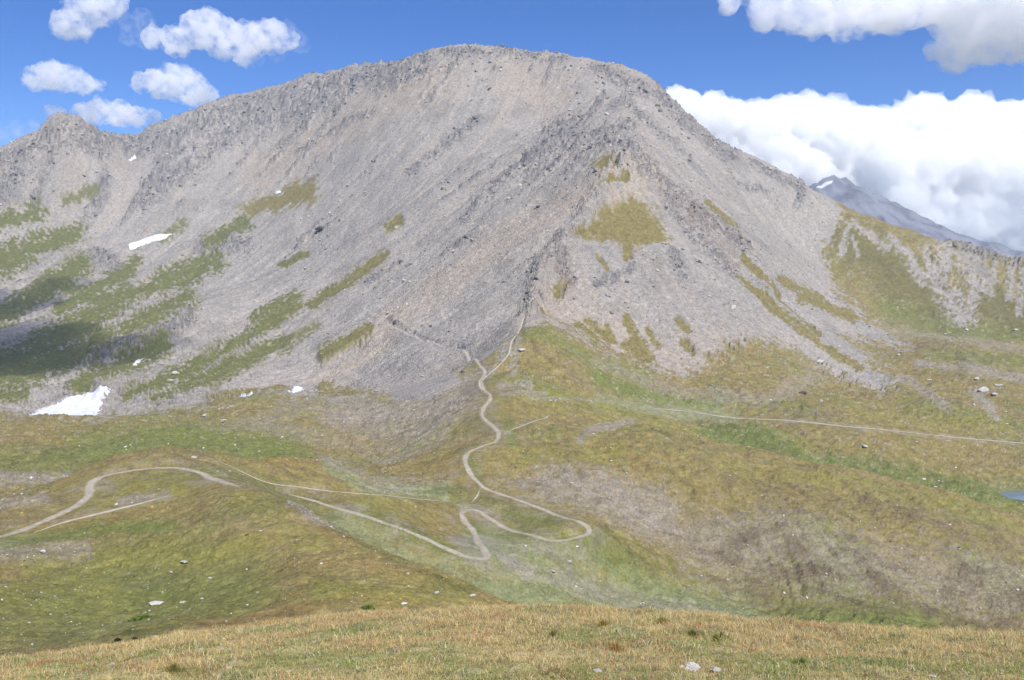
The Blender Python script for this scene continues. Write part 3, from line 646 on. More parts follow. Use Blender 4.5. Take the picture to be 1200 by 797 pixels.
def ground_mat():
    m, nt, N, L = nodes('ground_surface')
    out = N.new('ShaderNodeOutputMaterial'); bs = N.new('ShaderNodeBsdfPrincipled')
    bs.inputs['Roughness'].default_value = 0.95; bs.inputs['Specular IOR Level'].default_value = 0.1
    at = N.new('ShaderNodeAttribute'); at.attribute_name = 'albedo'
    rk = N.new('ShaderNodeAttribute'); rk.attribute_name = 'stony'
    co = N.new('ShaderNodeNewGeometry')
    n1 = N.new('ShaderNodeTexNoise'); n1.inputs['Scale'].default_value = 0.9; n1.inputs['Detail'].default_value = 6; n1.inputs['Roughness'].default_value = 0.65
    n2 = N.new('ShaderNodeTexNoise'); n2.inputs['Scale'].default_value = 0.16; n2.inputs['Detail'].default_value = 5; n2.inputs['Roughness'].default_value = 0.6
    vo = N.new('ShaderNodeTexVoronoi'); vo.inputs['Scale'].default_value = 0.42
    for n in (n1, n2, vo): L.new(co.outputs['Position'], n.inputs['Vector'])
    r1 = N.new('ShaderNodeMapRange'); r1.inputs[1].default_value = 0.3; r1.inputs[2].default_value = 0.7; r1.inputs[3].default_value = 0.7; r1.inputs[4].default_value = 1.3
    L.new(n1.outputs['Fac'], r1.inputs[0])
    r2 = N.new('ShaderNodeMapRange'); r2.inputs[1].default_value = 0.3; r2.inputs[2].default_value = 0.7; r2.inputs[3].default_value = 0.76; r2.inputs[4].default_value = 1.24
    L.new(n2.outputs['Fac'], r2.inputs[0])
    mu = N.new('ShaderNodeMath'); mu.operation = 'MULTIPLY'; L.new(r1.outputs[0], mu.inputs[0]); L.new(r2.outputs[0], mu.inputs[1])
    vs = N.new('ShaderNodeVectorMath'); vs.operation = 'SCALE'; L.new(at.outputs['Color'], vs.inputs[0]); L.new(mu.outputs[0], vs.inputs['Scale'])
    L.new(vs.outputs[0], bs.inputs['Base Color'])
    # bump: stones on the scree, tufts on the meadow
    h = N.new('ShaderNodeMix'); h.data_type = 'FLOAT'
    L.new(rk.outputs['Fac'], h.inputs[0]); L.new(n1.outputs['Fac'], h.inputs[2])
    mm = N.new('ShaderNodeMath'); mm.operation = 'MULTIPLY_ADD'; mm.inputs[1].default_value = 1.2
    L.new(vo.outputs['Distance'], mm.inputs[0]); L.new(n1.outputs['Fac'], mm.inputs[2]); L.new(mm.outputs[0], h.inputs[3])
    bp = N.new('ShaderNodeBump'); bp.inputs['Strength'].default_value = 0.8
    ds = N.new('ShaderNodeMapRange'); ds.inputs[3].default_value = 0.55; ds.inputs[4].default_value = 1.5; L.new(rk.outputs['Fac'], ds.inputs[0])
    L.new(ds.outputs[0], bp.inputs['Distance']); L.new(h.outputs[0], bp.inputs['Height']); L.new(bp.outputs[0], bs.inputs['Normal'])
    L.new(bs.outputs[0], out.inputs[0])
    return m

def simple_mat(name, col, rough=0.9, noise=0.25, scale=1.0, attr=False, bump=0.0, spec=0.15):
    m, nt, N, L = nodes(name)
    out = N.new('ShaderNodeOutputMaterial'); bs = N.new('ShaderNodeBsdfPrincipled')
    bs.inputs['Roughness'].default_value = rough; bs.inputs['Specular IOR Level'].default_value = spec
    co = N.new('ShaderNodeNewGeometry'); n1 = N.new('ShaderNodeTexNoise'); n1.inputs['Scale'].default_value = scale; n1.inputs['Detail'].default_value = 5
    L.new(co.outputs['Position'], n1.inputs['Vector'])
    r = N.new('ShaderNodeMapRange'); r.inputs[1].default_value = 0.25; r.inputs[2].default_value = 0.75; r.inputs[3].default_value = 1 - noise; r.inputs[4].default_value = 1 + noise
    L.new(n1.outputs['Fac'], r.inputs[0])
    vs = N.new('ShaderNodeVectorMath'); vs.operation = 'SCALE'; L.new(r.outputs[0], vs.inputs['Scale'])
    if attr:
        at = N.new('ShaderNodeAttribute'); at.attribute_name = 'albedo'; L.new(at.outputs['Color'], vs.inputs[0])
    else:
        vs.inputs[0].default_value = col
    L.new(vs.outputs[0], bs.inputs['Base Color'])
    if bump:
        bp = N.new('ShaderNodeBump'); bp.inputs['Distance'].default_value = bump; L.new(n1.outputs['Fac'], bp.inputs['Height']); L.new(bp.outputs[0], bs.inputs['Normal'])
    L.new(bs.outputs[0], out.inputs[0])
    return m

M_ground = ground_mat()
M_path = simple_mat('gravel', (0.42, 0.375, 0.30), noise=0.22, scale=0.8, attr=True)
M_snow = simple_mat('old_snow', (0.54, 0.55, 0.565), rough=0.7, noise=0.16, scale=0.22, bump=1.2)
M_rock = simple_mat('boulder_stone', (0.3, 0.3, 0.3), noise=0.28, scale=1.6, attr=True, bump=0.1)
M_stone = simple_mat('scree_stone', (0.3, 0.3, 0.3), noise=0.2, scale=0.6, attr=True)

# ------------------------------------------------------------------ ground objects: one sheet cut along the grid
idx = np.arange(NT * NU).reshape(NT, NU)
FQ = np.stack([idx[:-1, :-1], idx[:-1, 1:], idx[1:, 1:], idx[1:, :-1]], -1).reshape(-1, 4)
ctr = lambda G: ((G[:-1, :-1] + G[1:, 1:]) / 2).ravel()
fY, fPX, fPY, fSC = ctr(YY), ctr(PX), ctr(PY), ctr(scree + gr)
cls = np.full(len(FQ), 2)                                            # meadow
cls[fY < 48] = 0                                                     # foreground brow
# left knoll
kn = (fY >= 48) & (fY < 345) & (fPX < 640) & ~((fY > np.interp(fPX, [300, 345, 400, 470, 540, 590, 640], [345, 262, 238, 208, 180, 160, 150])))
cls[kn] = 1
rs = (fY > np.interp(fPX, [640, 700, 800, 900, 1000, 1200], [400, 312, 296, 300, 304, 300])) & (fY < np.interp(fPX, [640, 700, 830, 1000, 1200, 1450], [480, 500, 520, 480, 450, 430])) & (fPX > 640)
cls[rs] = 3                                                          # right slope
mt = ((fSC > 0.45) & (fY > 640)) | (fY > 1500)
cls[mt] = 4
cls[(fY > 1480) & (fY <= 1880) & (fPX > np.interp(fPY, [240, 262, 300, 335, 380], [985, 968, 966, 980, 1040]))] = 5
cls[fY > 3500] = 6
defs = [('hill', 'near grassy brow at the bottom of the view covered in straw coloured tufts', 'hill'),
        ('hill', 'rounded green and brown knoll on the left with a looping track on top', 'hill'),
        ('land', 'olive alpine meadow and valley floor between the knolls and the scree', 'meadow'),
        ('hill', 'smooth brown slope at right with grey bare soil facing the viewer', 'hill'),
        ('mountain', 'big grey scree mountain with rocky ridges filling the middle of the view', 'mountain'),
        ('mountain', 'lower right ridge of grass and pale gullied rock beneath the distant peak', 'mountain'),
        ('mountain', 'hazy bluish pointed peak far behind the right ridge', 'mountain')]
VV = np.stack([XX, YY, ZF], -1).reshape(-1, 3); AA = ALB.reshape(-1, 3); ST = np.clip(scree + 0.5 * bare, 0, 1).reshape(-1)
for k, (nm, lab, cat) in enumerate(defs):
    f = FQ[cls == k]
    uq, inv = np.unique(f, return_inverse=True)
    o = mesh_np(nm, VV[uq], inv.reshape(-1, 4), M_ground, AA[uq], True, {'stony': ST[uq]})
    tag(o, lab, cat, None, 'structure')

# ------------------------------------------------------------------ path ribbons
for pt in PATHS:
    line = pt['line']; n = len(line)
    tn = np.gradient(line, axis=0); tn /= np.linalg.norm(tn, axis=1)[:, None] + 1e-9
    nr = np.c_[-tn[:, 1], tn[:, 0]]
    cum = np.r_[0, np.cumsum(np.linalg.norm(np.diff(line, axis=0), axis=1))]
    wv = pt['w'] / 2 * (1 + 0.55 * fbm(cum / 9, cum * 0 + pt['w'] * 7, 3, 101))
    wv2 = pt['w'] / 2 * (1 + 0.55 * fbm(cum / 9, cum * 0 + pt['w'] * 9, 3, 102))
    fade = np.clip(np.minimum(cum, cum[-1] - cum) / 12, 0.1, 1)
    K = 7
    V = []; C = []
    for j in range(K):
        f = j / (K - 1) * 2 - 1
        off = np.where(f < 0, f * wv, f * wv2) * fade
        p = line + nr * off[:, None]
        z = height(p[:, 0], p[:, 1])
        z = np.maximum(z, 0) if False else z
        V.append(np.c_[p, z + (0.10 + 0.00016 * p[:, 1] + .3 * (pt['w'] > 4)) * (1.0 if abs(f) < .9 else .2)])
        g = 1 - 0.16 * (abs(f) < 0.2) * (pt['w'] > 2.4)               # grassier crown between the wheel ruts
        base = c3(0.33, 0.295, 0.24) if 2.4 < pt['w'] < 3.3 else c3(0.40, 0.36, 0.28)
        nz = 1 + 0.18 * fbm(p[:, 0] / 4, p[:, 1] / 4, 3, 103)
        edge = np.array([0.20, 0.17, 0.10])
        cc = base * nz[:, None] * g
        k_ = {0: 0, 1: .12, 2: .5, 3: 1.0}[int(round(abs(f) * 3))] + .25 * fbm(p[:, 0] / 2, p[:, 1] / 2, 2, 104)
        loc = np.stack([lerp_grid(ALB[..., q_], p[:, 0] / p[:, 1], np.log(p[:, 1])) for q_ in range(3)], 1)
        cc = cc + (loc - cc) * np.clip(k_, 0, 1)[:, None]
        C.append(cc)
    V = np.stack(V, 1); C = np.stack(C, 1)
    ii = np.arange(n * K).reshape(n, K)
    Fp = np.stack([ii[:-1, :-1], ii[:-1, 1:], ii[1:, 1:], ii[1:, :-1]], -1).reshape(-1, 4)
    o = mesh_np('path', V.reshape(-1, 3), Fp, M_path, C.reshape(-1, 3))
    tag(o, pt['lab'], 'path', None, 'structure')

# ------------------------------------------------------------------ snow patches
def snow(pts, label, d, thick=1.8, group='old snow patches on the mountain'):
    u, s = pix2us([p[0] for p in pts], [p[1] for p in pts])
    W3 = np.array([ground(x, y, *d) for x, y in pts])
    pu, ptt = W3[:, 0] / W3[:, 1], np.log(W3[:, 1])
    nu, ntt = 64, 64
    gu = np.linspace(pu.min() - .002, pu.max() + .002, nu); gt = np.linspace(ptt.min() - .004, ptt.max() + .004, ntt)
    GU, GT = np.meshgrid(gu, gt)
    poly = list(zip(pu, ptt))
    ins = inside(poly, GU, GT)
    # distance to the outline, in metres
    D0 = math.exp(ptt.mean()); best = np.full(GU.shape, 1e9)
    for i in range(len(poly)):
        (x0, y0), (x1, y1) = poly[i], poly[(i + 1) % len(poly)]
        dx, dy = x1 - x0, y1 - y0
        f = np.clip(((GU - x0) * dx + (GT - y0) * dy) / (dx * dx + dy * dy + 1e-12), 0, 1)
        best = np.minimum(best, np.hypot(GU - x0 - f * dx, GT - y0 - f * dy))
    sd = np.where(ins, best, -best) * D0
    Y = np.exp(GT); X = GU * Y
    sd = sd + 0.5 * fbm(X / 9, Y / 9, 3, 111)
    zt = height(X, Y)
    # fill the hollows of the rough ground so that the snow lies smooth
    zs = zt.copy()
    for _ in range(6):
        zp = np.pad(zs, 1, mode='edge'); zs = np.maximum(zt, (zp[:-2, 1:-1] + zp[2:, 1:-1] + zp[1:-1, :-2] + zp[1:-1, 2:]) / 4)
    z = zs - 0.4 + (0.4 + thick) * sstep(-0.5, 3.0, sd) + 0.35 * fbm(X / 5, Y / 9, 3, 112)
    V = np.stack([X, Y, z], -1).reshape(-1, 3)
    ii = np.arange(nu * ntt).reshape(ntt, nu)
    Fp = np.stack([ii[:-1, :-1], ii[:-1, 1:], ii[1:, 1:], ii[1:, :-1]], -1).reshape(-1, 4)
    keep = (sd.ravel()[Fp] > -0.8).any(1)
    Fp = Fp[keep]
    if len(Fp) == 0: return
    uq, inv = np.unique(Fp, return_inverse=True)
    V = V[uq]; Fp = inv.reshape(-1, 4); nv = len(V)
    # closed underside so the patch has a body
    Vb = V.copy(); Vb[:, 2] -= 2.0
    o = mesh_np('snow_patch', np.r_[V, Vb], np.r_[Fp, Fp[:, ::-1] + nv], M_snow)
    tag(o, label, 'snow patch', group, 'thing')

snow([(28, 491), (45, 481), (70, 472), (95, 464), (128, 456), (121, 466), (117, 477), (110, 489), (80, 492), (55, 494)], 'large white triangular snow patch in the hollow at the left foot of the scree', (780, 1200))
snow([(150, 287), (170, 279), (202, 274), (188, 282), (165, 288), (152, 292)], 'long streaked snow patch high on the left slope above the green gullies', (1500, 2600), 2.2)
snow([(336, 458), (344, 453), (355, 454), (350, 459), (340, 460)], 'small oval snow spot below the middle of the left scree', (740, 1300), .8)
snow([(281, 464), (290, 462), (298, 461), (293, 464), (284, 466)], 'thin sliver of snow left of the small oval snow spot', (740, 1300), .8)
snow([(155, 427), (160, 422), (167, 419), (165, 424), (158, 429)], 'short snow streak in the dark gully above the triangular patch', (880, 1600), .8)
snow([(151, 187), (158, 182), (160, 185), (153, 189)], 'tiny double snow fleck just under the left skyline', (2000, 2800), 2.2)
snow([(321, 226), (327, 223), (330, 225), (324, 228)], 'tiny snow dot on the upper edge of the green ledge', (1500, 2700), 1.6)

snow([(956, 220), (968, 214), (976, 212), (974, 215), (962, 221)], 'faint snow streak just under the top of the hazy far peak', (4600, 6400), 8)

# ------------------------------------------------------------------ pond
ang = np.linspace(0, 2 * math.pi, 60, endpoint=False)
rad = 1.12 + 0.06 * np.sin(ang * 3) + 0.04 * np.cos(ang * 5)
V = np.r_[[[pcx, pcy, pond_z]], np.c_[pcx + 18.5 * rad * np.cos(ang), pcy + 17 * rad * np.sin(ang), np.full(60, pond_z)]]
mw, nt, N, Lk = nodes('pond_water')
out = N.new('ShaderNodeOutputMaterial'); bs = N.new('ShaderNodeBsdfPrincipled')
bs.inputs['Base Color'].default_value = (0.10, 0.14, 0.16, 1); bs.inputs['Roughness'].default_value = 0.22; bs.inputs['Specular IOR Level'].default_value = 0.8
nz = N.new('ShaderNodeTexNoise'); nz.inputs['Scale'].default_value = 1.2; bp = N.new('ShaderNodeBump'); bp.inputs['Distance'].default_value = 0.03
Lk.new(nz.outputs['Fac'], bp.inputs['Height']); Lk.new(bp.outputs[0], bs.inputs['Normal']); Lk.new(bs.outputs[0], out.inputs[0])
o = mesh_np('water', V, np.array([[0, 1 + k, 1 + (k + 1) % 60] for k in range(60)]), mw)
tag(o, 'small grey blue tarn at the right edge below the crossing footpath', 'pond', None, 'structure')

# ------------------------------------------------------------------ rock shapes
def ico(sub):
    t = (1 + 5 ** .5) / 2
    v = np.array([(-1, t, 0), (1, t, 0), (-1, -t, 0), (1, -t, 0), (0, -1, t), (0, 1, t), (0, -1, -t), (0, 1, -t), (t, 0, -1), (t, 0, 1), (-t, 0, -1), (-t, 0, 1)], float)
    v /= np.linalg.norm(v[0])
    f = [(0, 11, 5), (0, 5, 1), (0, 1, 7), (0, 7, 10), (0, 10, 11), (1, 5, 9), (5, 11, 4), (11, 10, 2), (10, 7, 6), (7, 1, 8), (3, 9, 4), (3, 4, 2), (3, 2, 6), (3, 6, 8), (3, 8, 9), (4, 9, 5), (2, 4, 11), (6, 2, 10), (8, 6, 7), (9, 8, 1)]
    for _ in range(sub):
        v = list(map(tuple, v)); cache = {}; nf = []
        def md(a, b):
            k = (min(a, b), max(a, b))
            if k not in cache:
                p = (np.array(v[a]) + np.array(v[b])) / 2; p /= np.linalg.norm(p); v.append(tuple(p)); cache[k] = len(v) - 1
            return cache[k]
        for a, b, c in f:
            x, y, z = md(a, b), md(b, c), md(c, a)
            nf += [(a, x, z), (b, y, x), (c, z, y), (x, y, z)]
        f = nf; v = np.array(v)
    return np.array(v), np.array(f)

def rock_shape(sub, r):
    v, f = ico(sub)
    v = v.copy()
    for _ in range(9):                                               # shear planes give flat broken faces
        n = r.normal(size=3); n /= np.linalg.norm(n)
        h = r.uniform(0.55, 0.85); d = v @ n
        k = d > h; v[k] -= np.outer(d[k] - h, n)
    v += r.normal(scale=0.035, size=v.shape)
    return v * np.array([1.0, r.uniform(.6, .95), r.uniform(.5, .8)]), f

def scatter(name, n_label, XY, size, shapes, color, mat, sink=0.25, squash=None):
    n = len(XY); r = np.random.default_rng(77 + n)
    z = height(XY[:, 0], XY[:, 1])
    Vs, Fs, Cs = [], [], []; off = 0
    pick = r.integers(0, len(shapes), n)
    for k, (v, f) in enumerate(shapes):
        s = np.where(pick == k)[0]
        if not len(s): continue
        a = r.uniform(0, 2 * math.pi, len(s)); tl_ = r.normal(scale=0.25, size=(len(s), 2))
        ca, sa = np.cos(a), np.sin(a)
        x = v[None, :, 0] * ca[:, None] - v[None, :, 1] * sa[:, None]
        y = v[None, :, 0] * sa[:, None] + v[None, :, 1] * ca[:, None]
        zz_ = v[None, :, 2] + x * tl_[:, :1] + y * tl_[:, 1:]
        sc = size[s][:, None]
        P3 = np.stack([x * sc + XY[s, 0][:, None], y * sc + XY[s, 1][:, None], zz_ * sc + (z[s] + size[s] * sink)[:, None]], -1)
        Vs.append(P3.reshape(-1, 3)); Fs.append((f[None] + (np.arange(len(s)) * len(v))[:, None, None] + off).reshape(-1, 3))
        Cs.append(np.repeat(color[s], len(v), 0)); off += len(s) * len(v)
    o = mesh_np(name, np.concatenate(Vs), np.concatenate(Fs), mat, np.concatenate(Cs), False)
    return o

rr_ = np.random.default_rng(3)
small = [rock_shape(0, rr_) for _ in range(6)]
big = [rock_shape(1, rr_) for _ in range(8)]

def pick_pts(weight, n, seed):
    r = np.random.default_rng(seed)
    # area of each grid cell in the picture is about one pixel, so weights count per pixel
    w = weight.ravel().astype(float); w[w < 0] = 0
    c = np.cumsum(w); k = np.searchsorted(c, r.uniform(0, c[-1], n))
    k = np.clip(k, 0, NT * NU - 1)
    it, iu = np.unravel_index(k, (NT, NU))
    u = U[iu] + (r.uniform(size=n) - .5) * (U[1] - U[0]); t = T[it] + r.uniform(-.5, .5, n) * 0.0016
    y = np.exp(t)
    return np.c_[u * y, y], it, iu

front = (YY > 800) & (YY < 2900)
XY, it, iu = pick_pts(on * (1 - np.clip(gr, 0, .95)) * front * (0.25 + 0.6 * sstep(-.2, .5, scr1) + 1.5 * crag), 26000, 201)
sz = np.random.default_rng(8).lognormal(-0.25, 0.55, len(XY)) * XY[:, 1] / 1300
cl = ALB[it, iu] * np.random.default_rng(9).uniform(0.7, 1.35, (len(XY), 1))
tag(scatter('scree_stones', '', XY, np.clip(sz, .3, 3.2), small, np.clip(cl, .02, .6), M_stone), 'countless broken grey stones strewn over the big scree mountain', 'stones', None, 'stuff')
XY, it, iu = pick_pts((cr + .25 * rub) * front * sstep(-.3, .3, scr2), 4200, 202)
sz = np.random.default_rng(10).lognormal(0.75, 0.5, len(XY)) * XY[:, 1] / 1400
cl = ALB[it, iu] * np.random.default_rng(11).uniform(0.7, 1.6, (len(XY), 1))
tag(scatter('crag_rubble', '', XY, np.clip(sz, 1, 5.5), big, np.clip(cl, .02, .5), M_stone), 'angular dark blocks crowding the crags along the ridges and spur', 'rock blocks', None, 'stuff')
mw_ = meadow * nopath * ((YY > 95) & (YY < 1450)) * (0.10 + 1.2 * sstep(.1, .6, scr1 * .8 + wn1 * .5) + 1.4 * bare) * (1 - wp)
XY, it, iu = pick_pts(mw_, 9500, 203)
sz = np.random.default_rng(12).lognormal(-1.55, 0.5, len(XY)) * (XY[:, 1] / 300) ** 0.75
cl = np.random.default_rng(13).uniform(0.26, 0.5, (len(XY), 1)) * np.array([[1, .96, .9]])
tag(scatter('meadow_stones', '', XY, np.clip(sz, .06, 1.0), small, cl, M_stone, 0.15), 'small pale stones sprinkled through the meadow grass', 'stones', None, 'stuff')

tg = np.clip(gr, 0, 1) * (scree < .5) * ((YY > 850) & (YY < 2600))
XY, it, iu = pick_pts(tg, 9000, 205)
rt = np.random.default_rng(15)
sz = rt.lognormal(-.35, 0.4, len(XY)) * (XY[:, 1] / 1500) ** 0.8
cl = ALB[it, iu] * rt.uniform(.65, 1.35, (len(XY), 1))
tag(scatter('turf_tufts', '', XY, np.clip(sz, .3, 2.2), [(v * np.array([1, 1, .6]), f) for v, f in small], np.clip(cl, .02, .5), M_stone, 0.05), 'clumps of turf standing on the green patches of the mountain', 'grass tufts', None, 'stuff')
tw = meadow * nopath * ((YY > 60) & (YY < 1000)) * (1 - bare * .6) * (0.15 + sstep(-.3, .5, scr2 + wn2)) * (1 - wp)
XY, it, iu = pick_pts(tw, 60000, 204)
rt = np.random.default_rng(14)
sz = rt.lognormal(-1.75, 0.4, len(XY)) * (XY[:, 1] / 200) ** 0.8
cl = ALB[it, iu] * rt.uniform(.65, 1.5, (len(XY), 1)) * np.where(rt.uniform(size=(len(XY), 1)) < .35, np.array([[1.25, 1.05, .9]]), np.array([[.85, 1.0, .75]]))
low = [(v * np.array([1, 1, .55]), f) for v, f in small]
tag(scatter('meadow_tufts', '', XY, np.clip(sz, .06, .9), low, np.clip(cl, .02, .5), M_stone, 0.05), 'low tufts of grass and cushion plants roughening the meadows and knolls', 'grass tufts', None, 'stuff')

# ------------------------------------------------------------------ single boulders
BOULD = [  # px, py, width in px, brightness, label, distance window
    (473, 708, 11, .62, 'flat white boulder in grass just above the straw coloured brow', (60, 200)),
    (554, 698, 8, .42, 'grey lump of rock in the green hollow right of the flat white boulder', (60, 220)),
    (183, 708, 20, .50, 'long pale rock slab in the green bowl of the left knoll', (60, 220)),
    (214, 706, 8, .40, 'dull grey stone just right of the long pale slab', (60, 220)),
    (216, 659, 11, .44, 'pale flat rock on the brown rise above the green bowl', (100, 260)),
    (51, 647, 8, .55, 'white stone on the grey strip at the left edge of the knoll', (100, 260)),
    (246, 678, 5, .55, 'small white stone at the right rim of the green bowl', (60, 240)),
    (237, 702, 5, .5, 'small round stone low on the right side of the green bowl', (60, 240)),
    (200, 671, 5, .52, 'small white stone above the middle of the green bowl', (60, 240)),
    (183, 748, 9, .36, 'grey rock half sunk in green grass just behind the brow at left', (46, 140)),
    (228, 541, 8, .46, 'pale block beside the track on the far side of the knoll', (300, 480)),
    (147, 524, 4, .6, 'white stone in the cluster on the green valley side', (400, 640)),
    (153, 522, 3, .58, 'smaller white stone at the right of the cluster on the green valley side', (400, 640)),
    (148, 527, 3, .56, 'lowest white stone of the cluster on the green valley side', (400, 640)),
    (941, 461, 10, .13, 'dark brown boulder standing alone on the meadow below the scree', (640, 1000)),
    (1152, 459, 14, .50, 'white outcrop at the head of a bare gully in the right meadow', (700, 1000)),
    (1165, 463, 9, .45, 'pale block at the right end of the white gully outcrop', (700, 1000)),
    (961, 425, 12, .42, 'pale rock heap on the meadow under the right scree foot', (760, 1050)),
    (676, 641, 5, .62, 'white block below the hairpin of the gravel track', (240, 330)),
    (667, 659, 7, .40, 'grey stone below the white block under the hairpin', (240, 330)),
    (648, 670, 7, .40, 'grey stone between the rubble patch and the brow', (230, 330)),
    (645, 470, 5, .62, 'bright stone at the end of the faint path right of the bends', (480, 720)),
    (1083, 562, 5, .62, 'white boulder above the green trough at right', (560, 720)),
    (1096, 571, 4, .55, 'pale stone lying lowest in the green trough at right', (540, 720)),
    (1100, 564, 4, .5, 'pale stone right of the white trough boulder', (540, 720)),
    (1013, 524, 8, .46, 'long pale rock below the crossing footpath', (600, 720)),
    (1074, 518, 3, .55, 'small white stone just below the crossing footpath', (600, 740)),
    (1190, 387, 6, .62, 'white boulder on the far right meadow under the gullied ridge', (1000, 1600)),
    (1133, 387, 5, .58, 'white boulder near the foot of the grassy right ridge', (1000, 1600)),
    (1053, 416, 5, .58, 'white boulder at the tip of the right scree fan', (900, 1300)),
    (1108, 392, 4, .5, 'pale stone left of the white boulder under the right ridge', (1000, 1600)),
    (1178, 483, 4, .6, 'white stone below the bare gully at right', (650, 900)),
    (1180, 497, 4, .5, 'pale stone above the crossing footpath at right', (650, 900)),
    (1089, 446, 6, .5, 'pale stone on the ridge line left of the gully outcrop', (760, 1050)),
    (1145, 445, 9, .46, 'long pale rock above the white gully outcrop', (780, 1100)),
    (1170, 452, 12, .46, 'flat pale rock right of the gully outcrop', (740, 1100)),
    (206, 438, 9, .52, 'pale outcrop on the streaked grass right of the snow hollow', (850, 1500)),
    (201, 446, 7, .46, 'lower pale rock beneath the outcrop right of the snow hollow', (850, 1500)),
    (240, 488, 8, .44, 'pale rock on the hummock left of the brown mid valley rise', (600, 780)),
    (262, 494, 9, .42, 'broken pale rock on the hummock below the scree', (600, 780)),
    (612, 411, 9, .46, 'pale rock patch on the grassy spur beside the footpath', (640, 860)),
    (1141, 475, 4, .6, 'upright white stone beside the bare gully', (680, 900)),
    (903, 469, 4, .6, 'white stone left of the dark brown boulder', (680, 900)),
    (962, 470, 5, .5, 'pale stone right of the dark brown boulder', (680, 900)),
    (377, 270, 16, .085, 'dark blue grey crag block alone on the left scree', (1300, 2300)),
    (631, 243, 7, .06, 'black cave like block on the spur above the pink scree band', (1150, 1800)),
    (628, 327, 8, .075, 'dark block on the left shoulder of the crags', (950, 1200)),
    (618, 344, 6, .075, 'lowest dark block below the spur crags', (900, 1200)),
    (505, 383, 5, .09, 'dark stone beside the traverse path on the scree', (850, 1150)),
    (542, 436, 5, .09, 'dark stone just under the traverse path near the col', (650, 950)),
    (811, 785, 20, .50, 'white lichened rock in the brow grass at the bottom of the view', (12, 40)),
    (838, 787, 15, .36, 'crumbling grey rock right of the white lichened rock in the brow', (12, 40)),
    (799, 783, 8, .55, 'small white stone touching the white lichened rock', (12, 40)),
    (1093, 794, 10, .42, 'pale stone at the bottom edge of the brow at right', (12, 40)),
    (679, 790, 8, .10, 'dark red brown clod in the brow grass left of the white rock', (12, 40)),
    (268, 783, 7, .52, 'white stone in the brow grass at left', (12, 40)),
    (338, 787, 9, .48, 'white flat stone in the brow grass right of the left one', (12, 40)),
    (130, 780, 9, .36, 'grey stone in the brow grass near the left corner', (12, 45)),
    (60, 786, 12, .33, 'grey slab in the brow grass at the left corner', (12, 45)),
    (235, 762, 12, .30, 'flat dull slab at the upper edge of the brow grass', (12, 60)),
    (700, 787, 12, .42, 'thin bleached stone beside the dark red brown clod', (12, 40)),
]
br = np.random.default_rng(31)
for px, py, wpx, val, lab, d in BOULD:
    x, y = ground(px, py, *d)
    v, f = rock_shape(3 if y < 60 else 2, br)
    s = wpx * y / F / 2
    flat = 0.45 if ('flat' in lab or 'slab' in lab or 'thin' in lab) else (1.2 if 'upright' in lab else .8)
    v = v * np.array([s, s * .85, s * flat])
    a = br.uniform(-.5, .5); v[:, :2] = v[:, :2] @ np.array([[math.cos(a), math.sin(a)], [-math.sin(a), math.cos(a)]])
    v += 0.06 * s * np.c_[fbm(v[:, 0] / s * 2 + px, v[:, 1] / s * 2, 3, 5), fbm(v[:, 1] / s * 2 + px, v[:, 2] / s * 2, 3, 6), fbm(v[:, 2] / s * 2, v[:, 0] / s * 2 + px, 3, 7)]
    tint = np.array([1, .965, .91]) if val > .2 else (np.array([1.25, .9, .7]) if 'brown' in lab else np.array([.95, .97, 1.08]))
    cc = np.clip(val * .8 * tint * (1 + .2 * br.normal(size=(len(v), 1)) * .5), .02, .75)
    o = mesh_np('boulder', v, f, M_rock, cc, False)
    o.location = (x, y, float(height(x, y)) + s * flat * .28)
    tag(o, lab, 'boulder', 'single boulders and stones in the landscape')

# ------------------------------------------------------------------ foreground grass
def grass_blades(n, seed, hscale=1.0, centers=None, spread=0.0):
    r = np.random.default_rng(seed)
    if centers is None:
        t = np.log(r.uniform(11.5 ** 0.5, 50 ** 0.5, n) ** 2); y = np.exp(t); x = r.uniform(-.76, .76, n) * y
    else:
        k = r.integers(0, len(centers), n); rad_ = np.abs(r.normal(scale=spread, size=n)); an = r.uniform(0, 6.283, n)
        x = centers[k, 0] + rad_ * np.cos(an); y = centers[k, 1] + rad_ * np.sin(an)
    return r, x, y

def build_grass(name, x, y, hgt, wid, colr, lean, seed, label):
    r = np.random.default_rng(seed); n = len(x)
    z = height(x, y) - 0.02
    a = r.uniform(0, 6.283, n); ex, ey = np.cos(a), np.sin(a)
    b = r.uniform(0, 6.283, n); lx, ly = np.cos(b) * lean, np.sin(b) * lean
    base = np.stack([x, y, z], -1)
    side = np.stack([ex, ey, np.zeros(n)], -1) * (wid / 2)[:, None]
    m = base + np.stack([lx * hgt * .35, ly * hgt * .35, hgt * .6], -1)
    tp = base + np.stack([lx * hgt, ly * hgt, hgt * (1 - .25 * lean)], -1)
    V = np.stack([base - side, base + side, m + side * .75, m - side * .75, tp + side * .2, tp - side * .2], 1).reshape(-1, 3)
    k = np.arange(n)[:, None] * 6
    Fp = np.concatenate([k + np.array([[0, 1, 2, 3]]), k + np.array([[3, 2, 4, 5]])])
    C = np.repeat(colr, 6, 0)
    o = mesh_np(name, V, Fp, M_grass, C, True)
    return tag(o, label, 'grass', None, 'stuff')

